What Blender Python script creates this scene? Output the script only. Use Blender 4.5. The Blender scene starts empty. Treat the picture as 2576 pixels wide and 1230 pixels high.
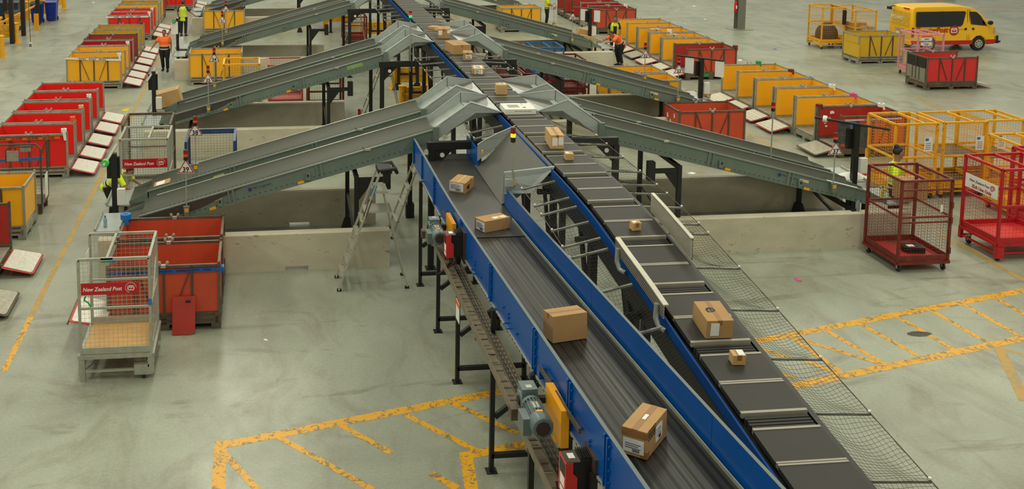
import bpy, math, random
from mathutils import Vector, Matrix
random.seed(7)
D=bpy.data; SC=bpy.context.scene; COL=SC.collection
V=Vector
# ---------------------------------------------------------------- camera, world, lights
F,PX,PY,HC,HOR=2540.,900.,-52.,7.85,-348.
TH=math.atan((PY-HOR)/F); YAW=math.atan((PX-650)/(F/math.cos(TH)))
FW=V((math.sin(YAW)*math.cos(TH),math.cos(YAW)*math.cos(TH),-math.sin(TH)))
RT=V((math.cos(YAW),-math.sin(YAW),0)); UP=RT.cross(FW); CAMP=V((0,0,HC))
cd=D.cameras.new('camera'); cam=D.objects.new('camera',cd); COL.objects.link(cam)
M=Matrix((RT,UP,-FW)).transposed().to_4x4(); M.translation=CAMP; cam.matrix_world=M
cd.sensor_fit='HORIZONTAL'; cd.sensor_width=36; cd.lens=F*36/2576
cd.shift_x=(1288-PX)/2576; cd.shift_y=(PY-615)/2576; cd.clip_end=400
SC.camera=cam
SC.view_settings.view_transform='Standard'; SC.view_settings.look='None'
SC.view_settings.exposure=0.0; SC.view_settings.gamma=1; SC.view_settings.use_curve_mapping=False
w=D.worlds.new('hall_light'); SC.world=w; w.use_nodes=True
w.node_tree.nodes['Background'].inputs[0].default_value=(1.0,0.975,0.79,1)
w.node_tree.nodes['Background'].inputs[1].default_value=0.50
def area(loc,rot,sx,sy,power,col=(1,.96,.77)):
    l=D.lights.new('roof_light','AREA'); l.shape='RECTANGLE'; l.size=sx; l.size_y=sy; l.energy=power; l.color=col
    o=D.objects.new('roof_light',l); COL.objects.link(o); o.location=loc; o.rotation_euler=rot
for ix in range(4):
    for iy in range(5):
        area((-14+ix*13,6+iy*13,13.5),(0,0,0),1.6,7.0,520)
# ---------------------------------------------------------------- unprojection onto real planes (world metres)
def ray(x,y): return FW+RT*((x-PX)/F)-UP*((y-PY)/F)
def G(x,y,z=0.):
    d=ray(x,y); return CAMP+d*((z-HC)/d.z)
def GX(x,y,X):
    d=ray(x,y); return CAMP+d*(X/d.x)
def GY(x,y,Y):
    d=ray(x,y); return CAMP+d*(Y/d.y)
# ---------------------------------------------------------------- materials
def s2l(c): return tuple(((v/255)/12.92 if v/255<=.04045 else ((v/255+.055)/1.055)**2.4) for v in c)
MATS={}
def mat(name,rgb,rough=.5,metal=0.,var=.12,scale=6.,bump=0.,dirt=None,dirt_amt=.0,dirt_scale=3.,spec=None,stretch=None,emit=0):
    if name in MATS: return MATS[name]
    m=D.materials.new(name); m.use_nodes=True; nt=m.node_tree; N=nt.nodes; L=nt.links; b=N['Principled BSDF']
    b.inputs['Roughness'].default_value=rough; b.inputs['Metallic'].default_value=metal
    if spec is not None: b.inputs['Specular IOR Level'].default_value=spec
    c=s2l(rgb)
    tc=N.new('ShaderNodeTexCoord'); vec=tc.outputs['Object']
    if stretch:
        mp=N.new('ShaderNodeMapping'); mp.inputs['Scale'].default_value=stretch; L.new(vec,mp.inputs[0]); vec=mp.outputs[0]
    nz=N.new('ShaderNodeTexNoise'); nz.inputs['Scale'].default_value=scale; nz.inputs['Detail'].default_value=5; L.new(vec,nz.inputs['Vector'])
    r=N.new('ShaderNodeValToRGB'); r.color_ramp.elements[0].position=.3; r.color_ramp.elements[1].position=.7
    r.color_ramp.elements[0].color=tuple(v*(1-var) for v in c)+(1,); r.color_ramp.elements[1].color=tuple(min(1,v*(1+var)) for v in c)+(1,)
    L.new(nz.outputs[0],r.inputs[0]); out=r.outputs[0]
    if dirt:
        n2=N.new('ShaderNodeTexNoise'); n2.inputs['Scale'].default_value=dirt_scale; n2.inputs['Detail'].default_value=8; n2.inputs['Roughness'].default_value=.7; L.new(vec,n2.inputs['Vector'])
        r2=N.new('ShaderNodeValToRGB'); r2.color_ramp.elements[0].position=.62-dirt_amt*.3; r2.color_ramp.elements[1].position=.72-dirt_amt*.3
        r2.color_ramp.elements[0].color=(0,0,0,1); r2.color_ramp.elements[1].color=(1,1,1,1); L.new(n2.outputs[0],r2.inputs[0])
        mx=N.new('ShaderNodeMix'); mx.data_type='RGBA'; L.new(r2.outputs[0],mx.inputs['Factor']); L.new(out,mx.inputs['A']); mx.inputs['B'].default_value=s2l(dirt)+(1,); out=mx.outputs['Result']
    L.new(out,b.inputs['Base Color'])
    if bump:
        bp=N.new('ShaderNodeBump'); bp.inputs['Strength'].default_value=bump; bp.inputs['Distance'].default_value=.01; L.new(nz.outputs[0],bp.inputs['Height']); L.new(bp.outputs[0],b.inputs['Normal'])
    if emit:
        b.inputs['Emission Color'].default_value=c+(1,); b.inputs['Emission Strength'].default_value=emit
    MATS[name]=m; return m
GALV=mat('galvanised_steel',(164,166,152),.42,.4,.12,9)
SHEET=mat('pale_sheet_steel',(168,176,172),.34,.3,.08,4,stretch=(1,1,4))
CHUTEG=mat('grey_green_chute_paint',(102,116,106),.42,.0,.06,3)
BED=mat('grey_slide_bed',(60,63,52),.55,.0,.07,5,stretch=(.4,3,3),spec=.35)
BLACK=mat('black_steel_paint',(20,20,19),.5,.0,.2,8)
DARKR=mat('black_rubber',(26,26,25),.65,.0,.15,12)
BLUE=mat('blue_powder_coat',(0,76,150),.34,.0,.07,3,spec=.2)
BLUE2=mat('blue_rail_cover',(0,62,128),.55,.0,.05,3,spec=.1)
ALU=mat('aluminium',(182,180,164),.36,.5,.06,10)
WHITE=mat('white_paint',(214,214,206),.5,.0,.05,6)
PAPER=mat('white_paper',(222,222,216),.7,0,.03,6)
RED=mat('bright_red_paint',(196,16,20),.42,0,.06,3)
REDM=mat('red_steel_paint',(176,16,26),.38,0,.08,6,dirt=(90,40,30),dirt_amt=.02)
RUSTR=mat('rust_red_steel',(112,38,28),.5,.1,.25,10,dirt=(70,40,26),dirt_amt=.15,dirt_scale=9)
YELM=mat('yellow_steel_paint',(222,160,20),.42,0,.08,6,dirt=(110,74,28),dirt_amt=.12,dirt_scale=8)
YELG=mat('yellow_guard_paint',(226,164,14),.45,0,.06,4,dirt=(60,48,26),dirt_amt=.18,dirt_scale=6)
YELS=mat('plain_yellow_paint',(232,160,20),.4,0,.05,4)
BLUC=mat('blue_cage_paint',(30,92,150),.4,0,.1,6)
NAVY=mat('dark_blue_cage_paint',(36,62,104),.4,.1,.15,6,dirt=(60,50,44),dirt_amt=.1,dirt_scale=9)
PINK=mat('faded_pink_paint',(206,140,146),.5,0,.1,6)
BROWNM=mat('brown_weathered_steel',(88,76,62),.5,.3,.25,8)
PALSTEEL=mat('dull_pallet_steel',(150,150,134),.5,.3,.2,5,dirt=(96,92,78),dirt_amt=.10,dirt_scale=6)
RUSTFR=mat('brown_rusty_frame',(98,86,70),.5,.3,.25,6)
CARD=mat('brown_cardboard',(168,132,84),.75,0,.05,4)
CARDL=mat('light_cardboard',(190,154,100),.75,0,.05,4)
TAPE=mat('clear_brown_tape',(138,100,58),.4,0,.08,8,spec=.3)
INK=mat('black_ink',(26,26,26),.6,0,.05,6)
REDINK=mat('red_ink',(176,28,28),.6,0,.05,6)
PLYW=mat('board_deck',(188,146,86),.6,0,.12,4,stretch=(1,6,1))
SKIN=mat('skin',(148,98,70),.55,0,.06,9)
SKIND=mat('brown_skin',(150,102,76),.55,0,.06,9)
HAIR=mat('black_hair',(18,15,13),.5,0,.3,30)
ORANGE=mat('orange_shirt_cloth',(246,110,34),.75,0,.06,7,bump=.3)
HIVIS=mat('yellow_hi_vis_cloth',(206,226,30),.7,0,.06,7,bump=.3)
NAVYC=mat('dark_navy_cloth',(20,22,28),.8,0,.15,9,bump=.3)
REFL=mat('silver_reflective_tape',(190,190,178),.4,.1,.05,9)
GREENT=mat('green_tape',(20,150,80),.4,0,.08,8)
BLUET=mat('blue_tape',(16,110,190),.4,0,.08,8)
PINKT=mat('pink_tape',(206,70,140),.4,0,.08,8)
MAROONT=mat('maroon_tape',(110,36,40),.4,0,.08,8)
ORANGET=mat('orange_tape',(226,90,26),.4,0,.08,8)
YELT=mat('yellow_tape',(214,190,30),.4,0,.08,8)
LENSR=mat('red_lens',(150,14,12),.2,0,.05,6)
LENSA=mat('amber_lens',(210,90,14),.2,0,.05,6)
AMBERON=mat('lit_amber_lens',(255,170,30),.2,0,.02,6,emit=1.6)
GREENON=mat('lit_green_lens',(30,230,120),.2,0,.02,6,emit=.8)
MOTOR=mat('grey_blue_motor_paint',(92,108,108),.4,.1,.1,8)
SIGNR=mat('red_sign_board',(178,10,22),.4,0,.04,4)
PLYRED=mat('red_container_panel',(226,30,22),.42,0,.06,2.2)
PLYCRIM=mat('crimson_container_panel',(176,16,26),.42,0,.08,2.2,dirt=(206,170,160),dirt_amt=-.06,dirt_scale=5)
PLYORG=mat('orange_red_container_panel',(194,72,42),.5,0,.10,2.0,dirt=(150,58,36),dirt_amt=.06,dirt_scale=4)
PLYBRICK=mat('brick_red_container_panel',(166,44,34),.5,0,.1,2.2,dirt=(110,30,26),dirt_amt=.05,dirt_scale=4)
PLYYEL=mat('yellow_container_panel',(238,172,26),.42,0,.05,2.2,dirt=(216,152,24),dirt_amt=.02,dirt_scale=5)
PLYMUS=mat('mustard_container_panel',(196,150,30),.45,0,.08,2.2)
PLYLEM=mat('lemon_container_panel',(204,164,30),.42,0,.06,2.2,dirt=(150,110,30),dirt_amt=.04,dirt_scale=6)
TREAD=mat('checker_plate',(204,202,190),.4,.1,.12,16,bump=.6)
def quilt():
    m=D.materials.new('quilted_gate_plate'); m.use_nodes=True; nt=m.node_tree; N=nt.nodes; L=nt.links; b=N['Principled BSDF']; tc=N.new('ShaderNodeTexCoord'); mp=N.new('ShaderNodeMapping'); mp.inputs['Rotation'].default_value=(0,0,.785); L.new(tc.outputs['Object'],mp.inputs[0])
    c=N.new('ShaderNodeTexChecker'); c.inputs['Scale'].default_value=17; c.inputs['Color1'].default_value=s2l((214,212,200))+(1,); c.inputs['Color2'].default_value=s2l((178,172,150))+(1,); L.new(mp.outputs[0],c.inputs['Vector']); L.new(c.outputs[0],b.inputs['Base Color']); b.inputs['Roughness'].default_value=.5; return m
QUILT=quilt(); BAREP=mat('bare_metal_gate_plate',(168,164,148),.45,.2,.16,12,bump=.5)
TREADR=mat('red_gate_border',(178,46,40),.5,0,.1,8)
CONCW=None
# ---------------------------------------------------------------- mesh builder
class MB:
    def __init__(s): s.v=[]; s.f=[]
    def add(s,vs,fs):
        o=len(s.v); s.v+=[tuple(p) for p in vs]; s.f+=[tuple(i+o for i in f) for f in fs]; return s
    def box(s,x0,y0,z0,x1,y1,z1):
        return s.add([(x0,y0,z0),(x1,y0,z0),(x1,y1,z0),(x0,y1,z0),(x0,y0,z1),(x1,y0,z1),(x1,y1,z1),(x0,y1,z1)],
          [(0,3,2,1),(4,5,6,7),(0,1,5,4),(1,2,6,5),(2,3,7,6),(3,0,4,7)])
    def bar(s,p,q,w,h=None,up=(0,0,1)):
        h=h or w; p=V(p); q=V(q); d=(q-p).normalized(); u=V(up)
        if abs(d.dot(u))>.98: u=V((1,0,0)) if abs(d.x)<.9 else V((0,1,0))
        a=d.cross(u).normalized(); b=a.cross(d).normalized(); a*=w/2; b*=h/2
        return s.add([p-a-b,p+a-b,p+a+b,p-a+b,q-a-b,q+a-b,q+a+b,q-a+b],
          [(0,3,2,1),(4,5,6,7),(0,1,5,4),(1,2,6,5),(2,3,7,6),(3,0,4,7)])
    def tube(s,pts,r,n=8,caps=True,rs=None):
        pts=[V(p) for p in pts]; k=len(pts); vs=[]; fs=[]; pa=None
        for i,p in enumerate(pts):
            d=(pts[min(i+1,k-1)]-pts[max(i-1,0)]); d=d.normalized() if d.length>1e-9 else V((0,0,1))
            if pa is None: pa=d.orthogonal().normalized()
            a=(pa-d*pa.dot(d)); a=a.normalized() if a.length>1e-6 else d.orthogonal().normalized(); pa=a; b=d.cross(a)
            rr=rs[i] if rs else r
            for j in range(n):
                t=2*math.pi*(j+.5)/n; vs.append(p+(a*math.cos(t)+b*math.sin(t))*rr)
        for i in range(k-1):
            for j in range(n): fs.append((i*n+j,i*n+(j+1)%n,(i+1)*n+(j+1)%n,(i+1)*n+j))
        if caps: fs.append(tuple(range(n-1,-1,-1))); fs.append(tuple((k-1)*n+j for j in range(n)))
        return s.add(vs,fs)
    def prism(s,poly,vec):
        n=len(poly); vec=V(vec); a=[V(p) for p in poly]; b=[p+vec for p in a]
        return s.add(a+b,[tuple(range(n-1,-1,-1)),tuple(range(n,2*n))]+[(i,(i+1)%n,n+(i+1)%n,n+i) for i in range(n)])
    def quad(s,*p): return s.add(p,[tuple(range(len(p)))])
    def plate(s,poly,t):      # thick plate: polygon extruded along its normal
        a=[V(p) for p in poly]; n=(a[1]-a[0]).cross(a[2]-a[1]).normalized(); return s.prism(a,n*t)
    def lathe(s,prof,c=(0,0,0),n=14,axis='z'):
        vs=[]; fs=[]; k=len(prof); c=V(c)
        for r,z in prof:
            for j in range(n):
                t=2*math.pi*j/n; x,y=r*math.cos(t),r*math.sin(t)
                vs.append(c+(V((x,y,z)) if axis=='z' else V((z,x,y)) if axis=='x' else V((x,z,y))))
        for i in range(k-1):
            for j in range(n): fs.append((i*n+j,i*n+(j+1)%n,(i+1)*n+(j+1)%n,(i+1)*n+j))
        fs.append(tuple(range(n-1,-1,-1))); fs.append(tuple((k-1)*n+j for j in range(n)))
        return s.add(vs,fs)
    def mesh(s,name,m,smooth=True):
        me=D.meshes.new(name); me.from_pydata(s.v,[],s.f); me.materials.append(m)
        if smooth:
            me.polygons.foreach_set('use_smooth',[True]*len(me.polygons)); me.set_sharp_from_angle(angle=math.radians(34))
        me.update(); return me
    def build(s,name,m,parent=None,kind=None,label=None,cat=None,group=None,loc=None,rz=None):
        return obj(name,s.mesh(name,m),parent,kind,label,cat,group,loc,rz)
def obj(name,me,parent=None,kind=None,label=None,cat=None,group=None,loc=None,rz=None):
    o=D.objects.new(name,me); COL.objects.link(o)
    if parent: o.parent=parent
    if loc is not None: o.location=loc
    if rz is not None: o.rotation_euler=(0,0,rz)
    if kind: o['kind']=kind
    if label: o['label']=label
    if cat: o['category']=cat
    if group: o['group']=group
    return o
def thing(name,label,cat,loc=(0,0,0),rz=0,group=None): return obj(name,None,None,None,label,cat,group,loc,rz)
def place(o,label,cat,group=None):
    o['label']=label; o['category']=cat
    if group: o['group']=group
    return o
CACHE={}
def part(key,name,fn,m,parent,kind=None,label=None):   # shared mesh parts
    k=(key,name,m.name)
    if k not in CACHE:
        b=MB(); fn(b); CACHE[k]=b.mesh(name,m)
    return obj(name,CACHE[k],parent,kind,label)
TXT={}
def text(name,s,size,m,parent,mw,ext=.0015,bold=False,shear=0,sx=1.):
    k=(s,size,m.name,ext,bold,shear)
    if k not in TXT:
        cu=D.curves.new(name,'FONT'); cu.body=s; cu.size=size; cu.extrude=ext; cu.align_x='CENTER'; cu.align_y='CENTER'; cu.shear=shear; cu.resolution_u=2
        if bold: cu.offset=size*.022
        t=D.objects.new(name,cu); me=D.meshes.new_from_object(t); D.objects.remove(t); me.materials.clear(); me.materials.append(m); me.name=name; TXT[k]=me
    o=obj(name,TXT[k],parent); o.matrix_local=mw@Matrix.Diagonal((sx,1,1,1)); return o
def frame(o,x,z):   # matrix whose local x -> x, y -> up, z -> normal
    x=V(x).normalized(); n=V(z).normalized(); y=n.cross(x); m=Matrix((x,y,n)).transposed().to_4x4(); m.translation=V(o); return m
def front(x,y,z): return frame((x,y,z),(1,0,0),(0,-1,0))     # facing -y (towards the camera)
# ---------------------------------------------------------------- floor
def floor_material():
    m=D.materials.new('sealed_concrete_floor'); m.use_nodes=True; nt=m.node_tree; N=nt.nodes; L=nt.links; b=N['Principled BSDF']
    tc=N.new('ShaderNodeTexCoord')
    def noise(sc,det,st=None,dist=0.):
        mp=N.new('ShaderNodeMapping'); L.new(tc.outputs['Object'],mp.inputs[0])
        if st: mp.inputs['Scale'].default_value=st
        n=N.new('ShaderNodeTexNoise'); n.inputs['Scale'].default_value=sc; n.inputs['Detail'].default_value=det; n.inputs['Roughness'].default_value=.62; n.inputs['Distortion'].default_value=dist
        L.new(mp.outputs[0],n.inputs['Vector']); return n.outputs[0]
    def ramp(x,a,b_,c0,c1):
        r=N.new('ShaderNodeValToRGB'); r.color_ramp.elements[0].position=a; r.color_ramp.elements[1].position=b_
        r.color_ramp.elements[0].color=c0; r.color_ramp.elements[1].color=c1; L.new(x,r.inputs[0]); return r.outputs[0]
    def mix(f,a,bb,mode='MIX'):
        x=N.new('ShaderNodeMix'); x.data_type='RGBA'; x.blend_type=mode
        for s,k in ((f,'Factor'),(a,'A'),(bb,'B')):
            if isinstance(s,(float,int)): x.inputs[k].default_value=s
            elif isinstance(s,tuple): x.inputs[k].default_value=s
            else: L.new(s,x.inputs[k])
        return x.outputs['Result']
    c=ramp(noise(.32,7,dist=.8),.3,.7,s2l((131,136,120))+(1,),s2l((160,166,149))+(1,))
    st=ramp(noise(1.0,9,(1,.5,1),1.6),.50,.72,(0,0,0,1),(.8,.8,.8,1))
    c=mix(st,c,s2l((122,119,101))+(1,))
    st2=ramp(noise(.55,10,(.4,1.5,1),2.6),.58,.72,(0,0,0,1),(.75,.75,.75,1))
    c=mix(st2,c,s2l((106,102,85))+(1,))
    st3=ramp(noise(.9,10,(2.2,.35,1),3.0),.66,.74,(0,0,0,1),(.6,.6,.6,1))
    c=mix(st3,c,s2l((108,104,87))+(1,))
    scr=ramp(noise(2.6,3,(3.0,.25,1),4.0),.495,.505,(0,0,0,1),(1,1,1,1)); scr2=ramp(noise(2.6,3,(3.0,.25,1),4.0),.505,.515,(1,1,1,1),(0,0,0,1))
    sm=mix(1.0,scr,scr2,'MULTIPLY'); sm=mix(1.0,sm,ramp(noise(.4,3),.52,.6,(0,0,0,1),(.35,.35,.35,1)),'MULTIPLY'); c=mix(sm,c,s2l((80,77,64))+(1,))
    fine=ramp(noise(22,5),.3,.7,(.88,.88,.88,1),(1.08,1.08,1.08,1)); c=mix(1.0,c,fine,'MULTIPLY')
    L.new(c,b.inputs['Base Color'])
    rr=ramp(noise(.7,6,dist=.8),.3,.75,(.28,.28,.28,1),(.46,.46,.46,1)); L.new(rr,b.inputs['Roughness']); b.inputs['Specular IOR Level'].default_value=.5
    bp=N.new('ShaderNodeBump'); bp.inputs['Strength'].default_value=.05; bp.inputs['Distance'].default_value=.02; L.new(noise(3,5),bp.inputs['Height']); L.new(bp.outputs[0],b.inputs['Normal'])
    return m
FLOORM=floor_material()
floor=MB().box(-45,-4,-.2,75,110,0).build('floor',FLOORM,kind='structure')
def paint_material(name,rgb,wear,sc=7.,base=None):
    m=D.materials.new(name); m.use_nodes=True; nt=m.node_tree; N=nt.nodes; L=nt.links; b=N['Principled BSDF']
    tc=N.new('ShaderNodeTexCoord'); n=N.new('ShaderNodeTexNoise'); n.inputs['Scale'].default_value=sc; n.inputs['Detail'].default_value=7; n.inputs['Roughness'].default_value=.7; n.inputs['Distortion'].default_value=1.5
    L.new(tc.outputs['Object'],n.inputs['Vector'])
    r=N.new('ShaderNodeValToRGB'); r.color_ramp.elements[0].position=wear-.04; r.color_ramp.elements[1].position=wear+.04
    r.color_ramp.elements[0].color=s2l(base or (122,112,80))+(1,); r.color_ramp.elements[1].color=s2l(rgb)+(1,)
    L.new(n.outputs[0],r.inputs[0]); L.new(r.outputs[0],b.inputs['Base Color']); b.inputs['Roughness'].default_value=.4; return m
YLINE=paint_material('worn_yellow_line_paint',(216,158,18),.46)
YFAINT=paint_material('faded_yellow_line_paint',(176,140,56),.47,5,(146,134,96))
SEAM=mat('floor_joint_filler',(128,124,104),.6,0,.1,3)
nline=[0]
def line(p,q,w,m=YLINE,name='floor_line'):
    a=G(*p) if len(p)==2 else V(p); b=G(*q) if len(q)==2 else V(q)
    d=(b-a); L_=d.length; d.normalize(); nline[0]+=1; t=.0015+.0002*(nline[0]%9); per=V((-d.y,d.x,0))*w/2
    mb=MB(); k=max(1,int(L_/.35)); l=[];r=[]
    for i in range(k+1):
        c=a+d*(L_*i/k); j=random.uniform(-.006,.006); l.append(c+per*(1+j*6)); r.append(c-per*(1-j*6))
    mb.prism(r+l[::-1],(0,0,t)); return mb.build(name,m,floor)
W_=.17
# hatched bay left of the conveyor
line((547,1122),(1262,984),W_); line((556,1108),(546,1290),W_)
line((566,1142),(650,1235),.10); line((700,1098),(938,1232),.10); line((858,1070),(985,1140),.10); line((1018,1042),(1205,1137),.10); line((1140,1014),(1302,1090),.10)
line((1160,1148),(1545,1076),W_); line((1172,1140),(1195,1290),W_); line((1083,1190),(1150,1228),.12)
# hatched bay right of the sorter
line((1690,905),(1760,888),W_); line((1885,862),(2580,730),W_); line((1980,975),(2610,843),W_)
line((1690,895),(1790,928),.11)
for a,b in (((1885,868),(2000,905)),((1995,850),(2120,940)),((2000,850),(2225,918)),((2080,832),(2225,915)),((2165,815),(2310,895)),((2260,798),(2400,880)),((2345,782),(2480,860)),((2425,766),(2560,842)),((2505,750),(2620,815)),((1935,930),(2000,952)),((2020,905),(2120,945))):
    line(a,b,.10)
line((2512,872),(2580,1010),.16,YFAINT); line((2520,875),(2580,893),.09,YFAINT)
# lane lines
line((-4.02,17.2,0),(-4.02,15.3,0),.1); line((-4.02,60,0),(-4.02,17.2,0),.11,YFAINT)
line((14.1,60,0),(14.1,23,0),.11,YFAINT)
line((14.3,19.4,0),(14.3,13.5,0),.10,YFAINT)
line((1480,0),(2576,420),.05,SEAM,'floor_joint'); line((2300,240),(2576,395),.09,YFAINT)
line((1500,0),(1600,28),.1); line((1600,28),(1700,30),.06,YFAINT); line((2350,2),(2430,-5),.12); line((2462,22),(2580,24),.10,YELS); line((2420,33),(2500,50),.08); line((1990,28),(2046,27),.08,YELS)
line((2160,52),(2236,50),.08,YELS)
for y in (9.2,24.6): line((-45,y,0),(75,y,0),.012,SEAM,'floor_joint')
STEN=paint_material('white_stencil_paint',(196,196,182),.42,9,(140,136,118))
for Y in (27.30,38.3):
    for k,s in enumerate(('FRAGILE','CONVEYOR')):
        text('floor_lettering',s,.40,STEN,floor,frame((5.64,Y+.75-.62*k,.004),(1,0,0),(0,0,1)),.001,True,0,1.02)
# ---------------------------------------------------------------- concrete barriers
def conc_material():
    m=mat('cast_concrete',(188,182,160),.8,0,.10,2.5,bump=.3,dirt=(146,136,114),dirt_amt=.08,dirt_scale=5.,stretch=(.8,1,1.6))
    return m
CONC=conc_material()
def barrier(label,x0,x1,y0,y1,h=.8,slots=(),group=None):
    m=MB(); t=y1-y0
    # profile: vertical face, chamfered top edges, forklift slots in the foot
    xs=[x0]; 
    for a in slots: xs+=[a-.22,a+.22]
    xs.append(x1)
    segs=[(xs[i],xs[i+1],i%2==1) for i in range(len(xs)-1)]
    for a,b,s in segs:
        zb=.09 if s else 0
        m.prism([(a,y0,zb),(a,y0,h-.03),(a,y0+.03,h),(a,y1-.03,h),(a,y1,h-.03),(a,y1,zb)],(b-a,0,0))
    o=m.build('concrete_barrier',CONC); place(o,label,'barrier',group); return o
# ---------------------------------------------------------------- barriers
for k,(ya,yb) in enumerate(((18.76,21.14),(26.5,29.2),(36.3,38.6),(46.2,48.4))):
    nm=('nearest','second','third','farthest')[k]
    for side,(x0,x1) in (('left',(-3.1,2.46)),('right',(7.66,13.2))):
        for q,y in enumerate((ya,yb)):
            barrier('long pale concrete barrier on the floor %s the %s pair of %s chutes'%(('in front of','behind')[q],nm,side),x0,x1,y,y+.19,.76 if q==0 else .8,slots=((x0+3.75,),(x0+3.9,))[q] if k==0 and side=='left' else ())
# ---------------------------------------------------------------- sorter
def ztop(y):
    P=((60,2.98),(14.9,2.97),(14.3,2.957),(13.6,2.928),(13.08,2.885),(12.6,2.83),(11.9,2.745),(11.2,2.67),(10.27,2.54),(9.07,2.39),(8.0,2.255),(4,1.77))
    for (a,za),(b,zb) in zip(P,P[1:]):
        if y>=b: return za+(zb-za)*(a-y)/(a-b)
    return P[-1][1]
XL,XR=4.73,5.41
sorter=thing('parcel_sorter','long cross-belt sorter with dark belts and blue rail running through the hall','sorter',(5.07,20,0))
def at(o,x,y,z): return V((x,y,z))-o.location
def ystrip(parent,name,m,x0,x1,dz0,dz1,y0=5.6,y1=62,fz=ztop,step=.5,**kw):
    ys=[]; y=y0
    while y<y1-.01: ys.append(y); y+=step if y<16 else 4
    ys.append(y1); mb=MB(); vs=[]; fs=[]
    for y in ys:
        z=fz(y); 
        for X_,d in ((x0,dz0),(x1,dz0),(x1,dz1),(x0,dz1)): vs.append(at(parent,X_,y,z+d))
    n=len(ys)
    for i in range(n-1):
        for j in range(4): fs.append((i*4+j,i*4+(j+1)%4,(i+1)*4+(j+1)%4,(i+1)*4+j))
    fs+= [(3,2,1,0),tuple((n-1)*4+j for j in range(4))]
    mb.add(vs,fs); return mb.build(name,m,parent,**kw)
ystrip(sorter,'side_rail',BLACK,4.63,4.67,-.46,-.18); ystrip(sorter,'side_rail',BLACK,5.46,5.52,-.42,-.06)
ystrip(sorter,'blue_cover',BLUE2,4.645,4.67,-.18,-.045,label='blue rail cover'); ystrip(sorter,'rail_bed',DARKR,4.67,5.46,-.36,-.16)
BELT=mat('dark_grey_belt',(50,49,45),.55,0,.05,3,spec=.3); BELLOW=mat('dark_bellows',(40,38,34),.7,0,.1,8)
BARM=mat('carrier_edge_bar',(146,143,130),.5,.2,.05,8)
PER=1.1935
def seg(mb,x0,x1,ya,yb,da,db,n=1):
    for i in range(n):
        a=ya+(yb-ya)*i/n; b=ya+(yb-ya)*(i+1)/n
        vs=[at(sorter,X_,y,ztop(y)+d) for y in (a,b) for (X_,d) in ((x0,da),(x1,da),(x1,db),(x0,db))]
        mb.add(vs,[(0,1,2,3),(7,6,5,4),(0,4,5,1),(1,5,6,2),(2,6,7,3),(3,7,4,0)])
nb=0
y=9.07+PER*-3
while y<58:
    # y = far edge of the bellows; bellows reach y-.235, then belt, joint, belt
    near=y-.235
    c=obj('carrier',None,sorter); c.location=at(sorter,5.07,y+.48,0); 
    def rel(mb):
        off=c.location; mb.v=[(a-off.x,b-off.y,d-off.z) for a,b,d in mb.v]; return mb
    for (a,b) in ((y+.03,y+.455),(y+.51,y+.94)):
        m=MB(); seg(m,XL-.01,XR+.01,a,b,-.055,0,2); rel(m).build('belt',BELT,c)
    for (a,b,h) in ((y-.004,y+.03,.006),(y+.456,y+.478,.006),(y+.487,y+.509,.006),(y+.94,y+.97,.006)):
        m=MB(); seg(m,XL-.005,XR+.005,a,b,-.05,h); rel(m).build('edge_bar',BARM,c)
    m=MB(); k=5
    for i in range(k):
        a=near-.008+(y-.012-near)*i/k; seg(m,XL+.01+.008*i%.016,XR-.01,a,a+.03,-.09,-.018)
    rel(m).build('bellows',BELLOW,c,kind='stuff')
    y+=PER
# portals and legs under the sorter
def portal(y,label):
    t=thing('support_portal',label,'support frame',(5.06,y,0))
    m=MB().bar((-1.9,0,2.45),(1.85,0,2.45),.12,.15); m.build('cross_beam',BLACK,t)
    for s in (-1,1):
        MB().bar((s*1.82,0,0.02),(s*1.82,0,2.38),.11).build('leg',BLACK,t)
        MB().box(s*1.82-.1,-.1,0,s*1.82+.1,.1,.02).build('foot_plate',BLACK,t)
        MB().prism([(s*1.76,-.03,2.38),(s*1.40,-.03,2.38),(s*1.76,-.03,2.02)],(0,.06,0)).build('gusset',BLACK,t)
        MB().lathe([(.045,0),(.045,.02)],(s*1.62,-.05,2.27),12,'y').build('bolt_washer',WHITE,t)
    for s in (-1,1):
        MB().bar((s*.75,.0,2.38),(s*.30,.0,2.62),.09).build('saddle',BLACK,t)
    return t
for y,n in ((18.61,'beside the nearest pair of chutes'),(26.45,'beside the second pair of chutes'),(36.2,'beside the third pair of chutes'),(46.0,'far up the line by the fourth pair')):
    portal(y,'black steel portal frame carrying the sorter '+n)
def trestle(y,label):
    z=ztop(y)-.42; t=thing('sorter_trestle',label,'support frame',(5.07,y,0))
    for s in (-1,1):
        MB().bar((s*.33,0,0.02),(s*.33,0,z),.10).build('leg',BLACK,t)
        MB().prism([(s*.33-.22,-.07,0),(s*.33+.22,-.07,0),(s*.33+.09,-.07,.22),(s*.33-.09,-.07,.22)],(0,.14,0)).build('foot',BLACK,t)
        MB().bar((s*.28,0,.6),(s*.28,.75,z-.1),.055).build('brace',BLACK,t)
    MB().bar((-.6,0,z-.05),(.6,0,z-.05),.07).build('cross_member',BLACK,t)
    MB().bar((-.33,0,.55),(.33,0,.55),.07).build('tie_bar',BLACK,t)
for i,y in enumerate((9.1,11.6,13.6,15.6,17.2,21.8,24.1,28.6,31.2,34,40,43)):
    trestle(y,'dark steel trestle under the sorter, '+('nearest of the row','second of the row from the camera','third of the row from the camera','fourth of the row, behind the nets','fifth of the row, beside the portal','behind the nearest pair of chutes','halfway to the second pair of chutes','behind the second pair of chutes','midway past the second chutes','before the third chutes','behind the third pair of chutes','farthest seen up the line')[i])
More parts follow.
